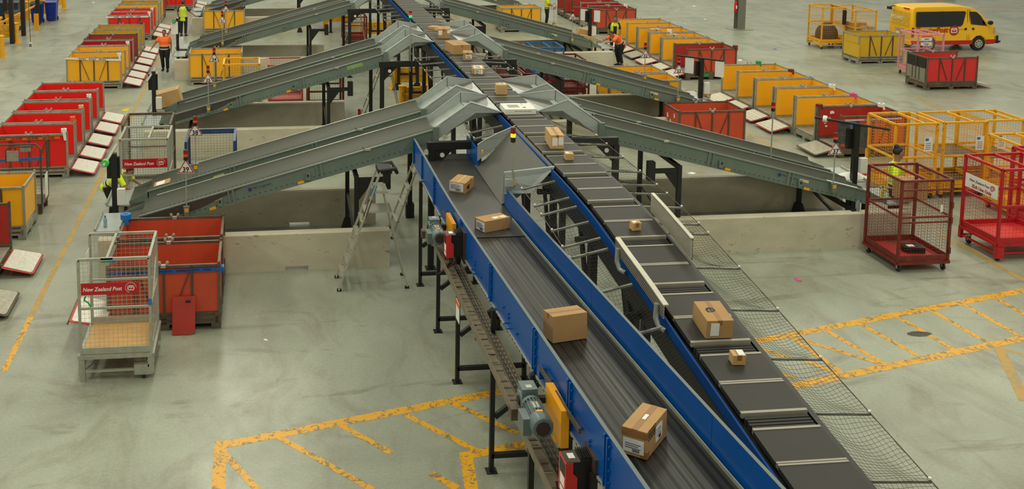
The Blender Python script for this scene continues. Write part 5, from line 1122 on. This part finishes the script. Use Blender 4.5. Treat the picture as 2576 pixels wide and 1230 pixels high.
# bottles
def bottle(label,p,m,h=.22):
    b=MB().lathe([(.035,0),(.037,.02),(.034,h*.45),(.037,h*.6),(.03,h*.75),(.013,h*.88),(.013,h)],(0,0,0),12); o=b.build('bottle',m); o.location=tuple(p); place(o,label,'bottle'); MB().lathe([(.016,h-.02),(.016,h+.012)],(0,0,0),10).build('bottle_cap',BLUET,o)
WATER=mat('clear_blue_plastic',(160,186,190),.12,0,.05,8); WATER.node_tree.nodes['Principled BSDF'].inputs['Transmission Weight'].default_value=.6
bottle('clear water bottle on the right concrete barrier by the chute end',GY(2158,528,18.85)-V((0,0,.0)),WATER,.24); bottle('clear water bottle on the work table of the nearest left chute',(-3.02,19.2,.84),WATER,.22)
bottle('yellow bottle on the right work table seen through the dark red cage',(12.95,19.35,.84),YELT,.24); bottle('small bottle with yellow base by the third right chute end',(12.95,37.4,.84),WATER,.2); bottle('white bottle on the third right work table',(13.15,37.3,.84),WHITE,.2)
# ---------------------------------------------------------------- van
def van():
    K=.80; a=G(2336.6,130.5); b=G(2461.5,127.8); dx=(b-a).normalized(); rz=math.atan2(dx.y,dx.x); K=(b-a).length/2.57
    t=thing('delivery_van','yellow delivery van with black side windows and a red sill stripe','van',tuple(a),rz)
    VY=mat('van_yellow_paint',(240,184,16),.22,0,.03,2); VR=mat('van_red_stripe',(186,26,20),.3,0,.03,3); GL=mat('dark_tinted_glass',(16,17,17),.06,0,.1,3)
    def S(x,y,z): return (x*K,y*K,z*K*(1.0 if z<.7 else 1+min(.09,(z-.7)*.2)))
    W=1.69
    side=[(-.95,.55),(-.97,.75),(-.97,1.1),(-.92,1.75),(-.86,1.92),(-.70,1.985),(1.6,1.985),(2.15,1.93),(2.55,1.72),(3.02,1.24),(3.36,1.12),(3.46,.95),(3.48,.62),(3.42,.34),(2.95,.30),(2.93,.42),(2.83,.62),(2.62,.73),(2.42,.70),(2.25,.55),(2.2,.32),(.40,.32),(.36,.48),(.2,.68),(0,.74),(-.2,.68),(-.36,.48),(-.40,.36),(-.92,.40)]
    def inset(z): return 0.0 if z<1.15 else (z-1.15)*.10 + (.12 if z>1.95 else 0)
    n=len(side); m=MB(); vs=[S(x,inset(z),z) for x,z in side]+[S(x,W-inset(z),z) for x,z in side]
    m.add(vs,[tuple(range(n)),tuple(range(2*n-1,n-1,-1))]+[(i,n+i,n+(i+1)%n,(i+1)%n) for i in range(n)])
    body=m.build('body',VY,t); bv=body.modifiers.new('round_edges','BEVEL'); bv.width=.045; bv.segments=3; bv.limit_method='ANGLE'; bv.angle_limit=math.radians(40)
    def decal(name,poly,mm,par=t,off=.012,sy=0):
        p=[S(x,inset(z)-off,z) for x,z in poly]; q=MB().prism(p,V((0,.008*K,0))); return q.build(name,mm,par)
    decal('side_window',[(-.74,1.12),(1.55,1.12),(1.66,1.2),(1.82,1.72),(1.76,1.78),(-.72,1.78)],GL); decal('window_pillar',[(.58,1.10),(.62,1.10),(.62,1.79),(.58,1.79)],BLACK,off=.016)
    decal('cab_window',[(2.08,1.2),(2.92,1.12),(2.60,1.55),(2.36,1.74),(2.02,1.76)],GL); decal('sill_stripe',[(-.92,.40),(-.40,.36),(-.34,.52),(-.97,.56)],VR); decal('sill_stripe',[(.40,.33),(2.2,.33),(2.24,.53),(.34,.53)],VR); decal('sill_stripe',[(2.95,.31),(3.36,.34),(3.44,.55),(2.88,.55)],VR)
    for x in (1.92,2.02): decal('door_gap',[(x,.55),(x+.012,.55),(x-.0,1.85),(x-.015,1.85)],BLACK)
    decal('door_gap',[(-.75,1.0),(1.9,1.0),(1.9,1.012),(-.75,1.012)],mat('shadow_gap',(150,112,14),.4)); decal('door_gap',[(.75,.55),(.762,.55),(.762,1.1),(.75,1.1)],MATS['shadow_gap'])
    for x in (1.76,2.15): decal('door_handle',[(x,.98),(x+.1,.98),(x+.1,1.06),(x,1.06)],BLACK,off=.03)
    decal('headlamp',[(3.26,.82),(3.38,.80),(3.36,1.02),(3.24,1.06)],ALU)
    decal('tail_lamp',[(-.96,.72),(-.82,.72),(-.82,1.10),(-.95,1.10)],LENSR)
    MB().box(*S(3.36,.0,.36),*S(3.56,W,.72)).build('front_bumper',BLACK,t); MB().tube([S(3.5,.0,.40),S(3.72,.1,.42),S(3.72,W-.1,.42),S(3.5,W,.40)],.05*K,8).build('bull_bar',BLACK,t)
    MB().box(*S(-1.05,.0,.36),*S(-.92,W,.55)).build('rear_bumper',VY,t); MB().prism([S(-.972,.18,1.12),S(-.972,W-.18,1.12),S(-.925,W-.22,1.72),S(-.925,.22,1.72)],V((-.012,0,0))).build('rear_window',mat('yellow_film_window',(206,166,46),.15),t)
    r=t.children[-1]; text('window_lettering','HO-HO',.26*K,PAPER,r,frame(V(S(-.955,W*.66,1.42))+V((-.02,0,0)),(0,-1,0),(-1,0,.08)),.001,True)
    MB().box(*S(-1.04,.55,.92),*S(-1.0,1.15,1.0)).build('tail_trim',ALU,t); MB().box(*S(-1.03,.65,.72),*S(-1.0,1.05,.86)).build('number_plate',PAPER,t)
    MB().tube([S(-.9,W-.3,1.90),S(-1.1,W-.15,1.84)],.02*K,6).build('mirror_arm',BLACK,t); MB().box(*S(-1.16,W-.3,1.72),*S(-1.08,W-.02,1.84)).build('rear_mirror',BLACK,t); MB().box(*S(-.93,.35,1.86),*S(-.86,.75,1.9)).build('brake_lamp',LENSR,t)
    MB().lathe([(.02,-.12*K),(.1*K,-.1*K),(.1*K,.02*K),(.03*K,.05*K)],S(2.95,-.14,1.28),10,'y').build('wing_mirror',BLACK,t)
    for x in (0,2.57):
        for y in (.02,W-.22):
            w=MB().lathe([(.20*K,0),(.33*K,.0),(.345*K,.03*K),(.345*K,.17*K),(.33*K,.2*K),(.2*K,.2*K)],S(x,y-.0,.345),22,'y').build('tyre',DARKR,t)
            MB().lathe([(.03*K,-.008),(.205*K,-.004),(.205*K,.1*K)],S(x,y,.345),18,'y').build('hub_cap',ALU,w)
            for i in range(7):
                a_=2*math.pi*i/7; c=V(S(x,y-.010,.345))+V((math.cos(a_)*.13*K,-.004,math.sin(a_)*.13*K)); MB().lathe([(.026*K,-.002),(.026*K,.004)],c,8,'y').build('hub_hole',BLACK,w)
    fm=front(*S(.06,-.016,.99)); text('side_lettering','CourierPost',.36*K,VR,t,fm,.002,True,.18,.92)
    envelope(t,S(1.22,-.014,.97),(1,0,0),(0,-1,0),.24*K)
    return t
van()
o=MB().box(0,0,0,1.6,1.2,.5).build('dark_vehicle_edge',BLACK); o.location=tuple(G(2340,-6,0)); place(o,'dark edge of a parked vehicle cut by the top edge above the van','vehicle')
# ---------------------------------------------------------------- tape rolls on the containers
def roll(label,p,m,tail=.35,axis='z',r=.09,w_=.09):
    t=MB().lathe([(r*.45,-w_/2),(r,-w_/2),(r,w_/2),(r*.45,w_/2)],(0,0,0),16,axis).build('tape_roll',m); t.location=p; place(t,label,'tape roll')
    MB().lathe([(r*.42,-w_/2-.003),(r*.42,w_/2+.003)],(0,0,0),12,axis).build('cardboard_core',BROWNM,t)
    if tail: MB().prism([(-.03,-r,0),(.05,-r*.9,0),(.07,-r*.9,-tail),(.01,-r,-tail)],(0,.004,0)).build('loose_end',m,t)
    return t
LXR=-4.83; zt2=1.25
for y,m,l,tl in ((25.05,PAPER,'white tape roll hanging on the nearest red container on the left',.4),(26.25,ORANGET,'orange tape roll on the post of the second red container',.5),(27.5,mat('cream_tape',(190,180,140),.5),'cream tape roll on the post of the third red container',.0),(28.8,PAPER,'white tape bundle on the post of the fourth red container',.1),
  (35.1,PAPER,'white tape roll on the post of the front yellow container on the left',.4),(37.4,PAPER,'white tape roll on the post of the crimson container',.2),(41.9,MAROONT,'maroon tape roll on the rear mustard container',.05),(44.8,PAPER,'white tape roll on the white-taped red container',.3),(46.0,PAPER,'white tape roll on the second far red container',.1)):
    roll(l,(LXR-.05,y,zt2-.02),m,tl*.6,'z',.07,.08)
for p,m,l in (((1908,157,1.3),GREENT,'green tape roll on the rearmost yellow container of the middle right row'),((1990,177,1.28),MAROONT,'maroon-pink tape roll on the fourth yellow container on the right'),((2093,216,1.25),PAPER,'white tape roll on a yellow container of the middle right row'),((2146,238,1.25),PINKT,'pink tape roll on the yellow container behind the brick red one'),((2217,264,1.25),PAPER,'white tape roll on the right corner of the brick red container'),((2061,265,1.25),MAROONT,'maroon tape roll on the left post of the brick red container'),((1574,13,1.28),PAPER,'white tape roll on the far orange-red container'),((1850,121,1.25),MAROONT,'dark tape roll on the green-stripped container'),((1684,77,1.25),PAPER,'pale tape roll behind the yellow containers on the right')):
    roll(l,tuple(G(*p)) if p[0]!=1850 else (17.12,34.55,1.2),m,.12)
t=roll('blue lettered tape roll on the corner of the rear orange-red container',(-2.56,18.70,1.22),BLUET,.14,'z',.10,.10)
roll('blue tape roll on the right side of the blue-taped container',(-.70,17.1,.78),BLUET,0,'x',.08,.05)
# tapes stretched along container fronts
def strip_tape(label,p,q,m,words,wm=INK,h=.07):
    p,q=V(p),V(q); t=MB().bar(p,q,.006,h).build('tape_strip',m); place(t,label,'tape'); c=(p+q)/2
    if words: text('tape_lettering',words,h*.95,wm,t,frame(c+V((0,-.005,0)),q-p,(0,-1,0)),.0008,True)
strip_tape('blue tape lettered across the front of the orange-red container beside the cage',(-2.55,16.435,1.03),(-.66,16.43,1.06),mat('lettered_blue_tape',(0,84,168),.4),'WARKWORTH    WARKWORTH    WARKWORTH    WAR',INK,.06)
strip_tape('orange tape along the front of the nearest red container',(-6.68,25.03,1.04),(-4.98,25.03,1.05),ORANGET,'CRUSHED     CRUSHED     CRUSHED     CRUSHED')
strip_tape('white tape along the front of the yellow container on the left',(-6.7,35.03,1.12),(-4.86,35.03,1.03),PAPER,'FRAGILE     FRAGILE     FRAGILE')
strip_tape('white printed tape along the front of the far red container',(-6.75,44.73,1.06),(-4.9,44.73,1.06),PAPER,'NAPIER     NAPIER     NAPIER     NAPIER',mat('blue_print',(60,70,120),.6))
strip_tape('purple-white tape across the orange-red container behind the yellow cages',(15.4,24.78,1.03),(17.0,24.78,1.05),mat('purple_white_tape',(190,170,190),.5),'TAPE   TAPE   TAPE   TAPE',MAROONT,.05)
for p,m,l in (((15.33,29.55,1.0),PINKT,'third'),((15.33,28.35,.95),PINKT,'second'),((15.36,40.5,1.0),MAROONT,'fourth far'),((15.36,39.4,1.0),MAROONT,'third far'),((15.36,38.2,1.0),MAROONT,'second far'),((15.36,36.95,.98),MAROONT,'first far')):
    t=MB().prism([(0,0,0),(.07,0,-.02),(.12,0,-.38),(.04,0,-.3)],(0,.01,0)).build('tape_tail',m); t.location=(p[0],p[1]-.02,p[2]); place(t,'%s tape tail dangling on the post of the %s yellow container on the right'%('pink' if m is PINKT else 'maroon',l),'tape')
t=MB().prism([(0,0,0),(.2,0,.04),(.26,0,-.05),(.16,0,-.36),(.02,0,-.32)],(0,.01,0)).build('blue_tape_bunch',BLUET); t.location=(15.5,24.76,.95); place(t,'bunch of blue tape on the orange-red container behind the yellow cages','tape')
# loose things on the floor
def litter(label,p,m,s,cat='litter'):
    b=MB(); b.add([(-s,-s*.5,.004),(s*.3,-s*.7,.004),(s,.1*s,.01),(s*.2,s*.6,.004),(0,0,s*.35)],[(0,1,4),(1,2,4),(2,3,4),(3,0,4),(3,2,1,0)]); o=b.build('litter',m); o.location=tuple(G(*p)); o.rotation_euler=(0,0,p[0]); place(o,label,cat)
for p,m,s,l in (((318,278),YELT,.22,'yellow crumpled tape on the aisle floor by the red containers'),((668,856),PAPER,.05,'scrap of white paper on the floor left of the conveyor'),((2009,704),PINKT,.09,'pink scrap on the floor right of the sorter'),((234,7),PAPER,.14,'white scrap on the floor at the top of the left aisle'),((1746,16),PAPER,.12,'white scrap on the open floor, upper one'),((1773,49),PAPER,.12,'white scrap on the open floor, nearer the column'),((1723,60),PAPER,.07,'small white scrap on the open floor'),((1740,436),PAPER,.12,'white scrap behind the nearest right barrier, larger one'),((1656,434),PAPER,.06,'white scrap behind the nearest right barrier, smaller one'),((1950,124),BLUET,.1,'bluish scrap on the open floor'),((1860,152),PAPER,.15,'white strip on the floor beside the green-stripped container'),((2030,353),PAPER,.1,'white paper on the floor by the open yellow container')):
    litter(l,p,m,s)
b=MB(); b.lathe([(.0,0),(.17,.0),(.15,.002),(.0,.003)],(0,0,0),10); o=b.build('oil_stain',mat('dark_stain',(60,58,48),.5),floor,kind=None); o.location=tuple(G(2313,840)); o.scale=(1.3,.6,1)

pbox('brown box inside the third yellow container behind the green-stripped one',15.9,39.0,1.0,.4,.3,.13,0,CARDL); pbox('brown box inside the second yellow container behind the green-stripped one',16.1,37.75,.98,.42,.3,.14,0,CARDL)
# ---------------------------------------------------------------- people
def fuse(mb,name,m,parent,vox,smooth=3,label=None):
    me=mb.mesh(name,m,False); o=obj(name,me,None); r=o.modifiers.new('r','REMESH'); r.mode='VOXEL'; r.voxel_size=vox; r.use_smooth_shade=True
    s=o.modifiers.new('s','SMOOTH'); s.factor=.5; s.iterations=smooth
    dg=bpy.context.evaluated_depsgraph_get(); me2=D.meshes.new_from_object(o.evaluated_get(dg)); D.objects.remove(o); D.meshes.remove(me); me2.name=name
    if not me2.materials: me2.materials.append(m)
    return obj(name,me2,parent,None,label)
def loft(mb,rings,n=14):   # rings: (centre, half width vector, half depth vector)
    vs=[];fs=[];k=len(rings)
    for c,a,b in rings:
        c,a,b=V(c),V(a),V(b)
        for j in range(n): t=2*math.pi*j/n; vs.append(c+a*math.cos(t)+b*math.sin(t))
    for i in range(k-1):
        for j in range(n): fs.append((i*n+j,i*n+(j+1)%n,(i+1)*n+(j+1)%n,(i+1)*n+j))
    fs+=[tuple(range(n-1,-1,-1)),tuple((k-1)*n+j for j in range(n))]; mb.add(vs,fs)
def person(label,x,y,rz,scale,J,shirt,trousers,skin=SKIN,sleeve=.75,vest=None,hair='bun',bands=True,stout=1.,hem=.0,hands=True,undershirt=None,cap=False,headyaw=0.,zoff=0,straps=True):
    """J: joints in metres for a 1.70 m figure facing -y"""
    P=dict(pel=(0,0,.93),che=(0,0,1.24),nec=(0,.0,1.43),hea=(0,-.01,1.58),shl=(-.18,0,1.38),shr=(.18,0,1.38),ell=(-.25,.02,1.12),elr=(.25,.02,1.12),wrl=(-.27,-.05,.88),wrr=(.27,-.05,.88),hil=(-.10,0,.90),hir=(.10,0,.90),knl=(-.11,-.02,.50),knr=(.11,-.02,.50),anl=(-.11,.03,.09),anr=(.11,.03,.09))
    P.update(J); P={k:V(v) for k,v in P.items()}
    t=thing('person',label,'person',(x,y,zoff),rz); t.scale=(scale,)*3
    sp=(P['nec']-P['pel']).normalized(); side=(P['shr']-P['shl']).normalized(); fwd=side.cross(sp).normalized()   # points backwards/forwards
    st=stout
    def torso(mb,g=0.,z0=None,z1=None,low=-.06):
        pel,che,nec=P['pel'],P['che'],P['nec']
        loft(mb,[(pel+sp*low,side*(.155*st+g),fwd*(.115*st+g)),(pel+sp*.08,side*(.15*st+g),fwd*(.115*st+g)),((pel+che)/2,side*(.145*st+g),fwd*(.11*st+g)),(che,side*(.17*st+g),fwd*(.12*st+g)),(che+sp*.10,side*(.185*st+g),fwd*(.11+g)),(nec-sp*.045,side*(.13+g),fwd*(.075+g)),(nec-sp*.0,side*(.06+g*.5),fwd*(.06+g*.5))])
    b=MB(); torso(b); b.tube([P['nec']-sp*.06,P['nec']+(P['hea']-P['nec'])*.6],.055,12)
    hs=P['hea']; hz=(P['hea']-P['nec']).normalized()*.35+V((0,0,.65)); hz.normalize()
    hf=Matrix.Rotation(headyaw,3,'Z')@V((0,-1,0)); hf=(hf-hz*hf.dot(hz)).normalized(); hr=hf.cross(hz).normalized()
    loft(b,[(hs-hz*.115+hf*.025,hr*.035,hf*.04),(hs-hz*.09+hf*.018,hr*.058,hf*.07),(hs-hz*.03+hf*.008,hr*.072,hf*.088),(hs+hz*.03,hr*.076,hf*.095),(hs+hz*.075,hr*.068,hf*.085),(hs+hz*.108,hr*.04,hf*.05),(hs+hz*.118,hr*.012,hf*.015)],16)
    b.tube([hs+hf*.085+hz*.025,hs+hf*.112-hz*.022],.011,8,rs=[.009,.015])   # nose
    b.tube([hs+hf*.082-hz*.058-hr*.02,hs+hf*.09-hz*.058,hs+hf*.082-hz*.058+hr*.02],.008,6)   # lips
    for q in (-1,1): b.tube([hs+hr*q*.074-hz*.015,hs+hr*q*.082+hz*.02],.014,8)               # ears
    for s,q in (('l',-1),('r',1)):
        b.tube([P['che'].lerp(P['sh'+s],.75),P['sh'+s],P['sh'+s].lerp(P['el'+s],.5),P['el'+s],P['el'+s].lerp(P['wr'+s],.4),P['wr'+s]],.04,10,rs=[.06,.056*st,.05*st,.040,.038,.027])
        b.tube([P['hi'+s]+V((0,0,.03)),P['hi'+s].lerp(P['kn'+s],.4),P['kn'+s],P['kn'+s].lerp(P['an'+s],.35),P['an'+s]],.06,12,rs=[.10*st,.085*st,.06,.058,.042])
        fd=V((q*.08,-1,0)).normalized(); a=P['an'+s]; loft(b,[(a+V((0,.05,-.045)),V((.035,0,0)),V((0,0,.03))),(a+V((0,0,-.045)),V((.04,0,0)),V((0,0,.045))),(a+fd*.09+V((0,0,-.06)),V((.045,0,0)),V((0,0,.03))),(a+fd*.17+V((0,0,-.068)),V((.03,0,0)),V((0,0,.02)))],10)
        if hands:
            wr=P['wr'+s]; d=(wr-P['el'+s]).normalized(); a=d.orthogonal().normalized(); a=(V((0,-1,0))-d*V((0,-1,0)).dot(d)); a=a.normalized() if a.length>.1 else side; n_=d.cross(a)
            loft(b,[(wr-d*.01,a*.026,n_*.02),(wr+d*.04,a*.04,n_*.018),(wr+d*.085,a*.042,n_*.015)],10)
            for i,(o_,L_) in enumerate(((-.033,.055),(-.011,.068),(.011,.072),(.033,.062))):
                p0=wr+d*.08+a*o_; b.tube([p0,p0+d*L_*.5-n_*q*.006,p0+d*L_*.9-n_*q*.028],.0095,6,rs=[.0105,.0098,.008])
            p0=wr+d*.03+a*.036; b.tube([p0,p0+d*.03+a*.03,p0+d*.062+a*.034],.011,6,rs=[.013,.012,.009])
    body=fuse(b,'body',skin,t,.0125,2)
    for q in (-1,1):
        MB().lathe([(.002,-.006),(.010,-.003),(.010,.004)],hs+hf*.083+hr*q*.030+hz*.012,8,'y').build('eye',WHITE if 0 else HAIR,t)
    # clothes
    b=MB(); torso(b,.016,low=-.10-hem); 
    for s in 'lr':
        f=sleeve; b.tube([P['che'].lerp(P['sh'+s],.7),P['sh'+s],P['sh'+s].lerp(P['el'+s],f*.5),P['sh'+s].lerp(P['el'+s],f)] if f<=1 else [P['che'].lerp(P['sh'+s],.7),P['sh'+s],P['el'+s],P['el'+s].lerp(P['wr'+s],f-1)],.05,10,rs=[.07,.07*st,.064*st,.062*st] if f<=1 else [.07,.07,.052,.042])
    if undershirt: fuse(b,'undershirt',undershirt,t,.014,2); b=MB(); torso(b,.026,low=-.10-hem)
    sh=fuse(b,'vest' if undershirt else 'shirt',shirt,t,.014,3)
    if undershirt and not bands:
        b=MB(); b.bar(P['pel']-sp*.04-fwd*0+V((0,-.150,0)),P['che']+V((0,-.155,0)),.15,.012,(0,1,0)); b.bar(P['che']+V((0,-.155,0)),P['nec']+V((0,-.085,-.03)),.15,.012,(0,1,0)); b.build('shirt_front',undershirt,t)
    b=MB(); loft(b,[(P['pel']+sp*.10,side*.163*st,fwd*.128*st),(P['pel'],side*.172*st,fwd*.135*st),(P['pel']-sp*.1,side*.16*st,fwd*.13*st)])
    for s in 'lr': b.tube([P['hi'+s]+V((0,0,.02)),P['hi'+s].lerp(P['kn'+s],.4),P['kn'+s],P['an'+s]+V((0,0,.03))],.08,12,rs=[.115*st,.10*st,.078,.068])
    fuse(b,'trousers',trousers,t,.014,3)
    for s,q in (('l',-1),('r',1)):
        b=MB(); a=P['an'+s]; fd=V((q*.08,-1,0)).normalized(); loft(b,[(a+V((0,.065,-.05)),V((.042,0,0)),V((0,0,.038))),(a+V((0,.0,-.04)),V((.05,0,0)),V((0,0,.058))),(a+fd*.09+V((0,0,-.055)),V((.053,0,0)),V((0,0,.04))),(a+fd*.19+V((0,0,-.064)),V((.036,0,0)),V((0,0,.028)))],12); b.build('shoe',BLACK,t)
    def band(c,w_,d_,h,m=REFL):
        b=MB(); loft(b,[(c-sp*h/2,side*w_,fwd*d_),(c+sp*h/2,side*w_,fwd*d_)],20); b.build('reflective_band',m,t)
    if bands:
        band(P['pel'].lerp(P['che'],.45),.168*st,.133*st,.045); band(P['pel']+sp*.0,.178*st,.141*st,.045)
        for q,s in ((-1,'l'),(1,'r')) if straps else ():
            for fb in (-1,1):
                pts=[P['che']+side*q*.10*st+fwd*fb*.150*st,P['che']+sp*.11+side*q*.11+fwd*fb*.128,P['nec']-sp*.03+side*q*.10+fwd*fb*.06]
                b=MB(); [b.bar(u,v,.04,.006,fwd) for u,v in zip(pts,pts[1:])]; b.build('reflective_strap',REFL,t)
    # hair
    b=MB(); loft(b,[(hs-hz*.02-hf*.045,hr*.075,hf*.055),(hs+hz*.03-hf*.03,hr*.086,hf*.078),(hs+hz*.075-hf*.012,hr*.08,hf*.088),(hs+hz*.115-hf*.008,hr*.055,hf*.065),(hs+hz*.134-hf*.01,hr*.02,hf*.025)],14)
    if hair=='bun': b.lathe([(.01,-.05),(.045,-.03),(.052,0),(.04,.035),(.01,.05)],hs+hz*.125-hf*.05,10)
    if hair=='back': b.tube([hs-hf*.08+hz*.02,hs-hf*.10-hz*.06],.04,8)
    fuse(b,'hair',HAIR,t,.012,2)
    if cap: MB().prism([hs+hf*.07+hz*.065-hr*.06,hs+hf*.16+hz*.05-hr*.04,hs+hf*.16+hz*.05+hr*.04,hs+hf*.07+hz*.065+hr*.06],hz*.01).build('cap_peak',BLACK,t)
    return t
p=G(415,179); person('person in an orange shirt walking down the left aisle, one arm out to the side',p.x,p.y,-.08,.93,dict(ell=(-.36,-.05,1.16),wrl=(-.50,-.12,.95),elr=(.26,.04,1.12),wrr=(.28,-.05,.87),knr=(.12,-.08,.51),anr=(.12,-.05,.09),knl=(-.09,-.02,.50),anl=(-.10,.18,.10)),ORANGE,NAVYC,SKIND,.7,hair='back',stout=1.25,straps=False)
p=G(462,90); person('person in a yellow hi-vis vest seen from behind at the far left tables',p.x,p.y,math.pi-.25,.94,dict(elr=(.28,.0,1.14),wrr=(.27,-.1,.9),ell=(-.36,-.02,1.15),wrl=(-.56,-.12,.98)),HIVIS,NAVYC,SKIND,.8,hair='short',undershirt=mat('dark_green_shirt',(40,52,48),.8,0,.1,8),hem=.1)
person('person in hi-vis bending beside the grey cage with the red sign',-3.22,21.75,1.25,.92,dict(pel=(0,.12,.92),che=(0,-.12,1.12),nec=(0,-.30,1.22),hea=(.02,-.42,1.27),shl=(-.18,-.24,1.2),shr=(.18,-.24,1.2),ell=(-.22,-.40,.98),wrl=(-.12,-.58,.86),elr=(.28,-.40,.98),wrr=(.24,-.62,.88),hil=(-.1,.12,.9),hir=(.1,.12,.9)),HIVIS,NAVYC,SKIND,.9,hair='short',hem=.05)
p=G(1556,165); person('person in an orange shirt and black cap leaning over the third right chute',p.x,p.y,-1.25,.92,dict(pel=(0,.06,.93),che=(0,-.16,1.17),nec=(0,-.30,1.30),hea=(0,-.42,1.38),shl=(-.18,-.25,1.27),shr=(.18,-.25,1.27),ell=(-.22,-.50,1.14),wrl=(-.16,-.74,1.08),elr=(.22,-.50,1.12),wrr=(.16,-.74,1.05),hil=(-.1,.06,.9),hir=(.1,.06,.9),anl=(-.11,.08,.09),anr=(.11,.08,.09)),ORANGE,NAVYC,SKIND,.95,hair='short',stout=1.22,hem=.1,cap=True)
p=G(1550,150); person('person in a black T-shirt and hi-vis vest, hair in a bun',p.x+.25,p.y+1.0,-.1,.93,dict(elr=(.26,.0,1.12),wrr=(.24,-.08,.88)),HIVIS,NAVYC,SKIND,.85,hair='bun',undershirt=mat('black_tee_cloth',(24,23,24),.8,0,.1,8),bands=False)
p=G(1375,66); person('person in yellow hi-vis at the third right table, cut by the top edge',p.x,p.y,1.3,.94,dict(ell=(-.22,-.1,1.14),wrl=(-.16,-.32,1.02),elr=(.24,-.12,1.14),wrr=(.16,-.34,1.0)),HIVIS,NAVYC,SKIND,.8,hair='short',hem=.12)
q=GY(2257,390,19.5); person('dark-haired person in yellow hi-vis turning away behind the dark red cage',q.x,19.5,1.0,1.1,dict(hea=(0,-.02,1.6),ell=(-.30,.02,1.14),wrl=(-.22,-.18,.96),elr=(.3,-.05,1.16),wrr=(.22,-.28,1.0)),HIVIS,NAVYC,SKIND,.8,hair='bun',headyaw=.5)
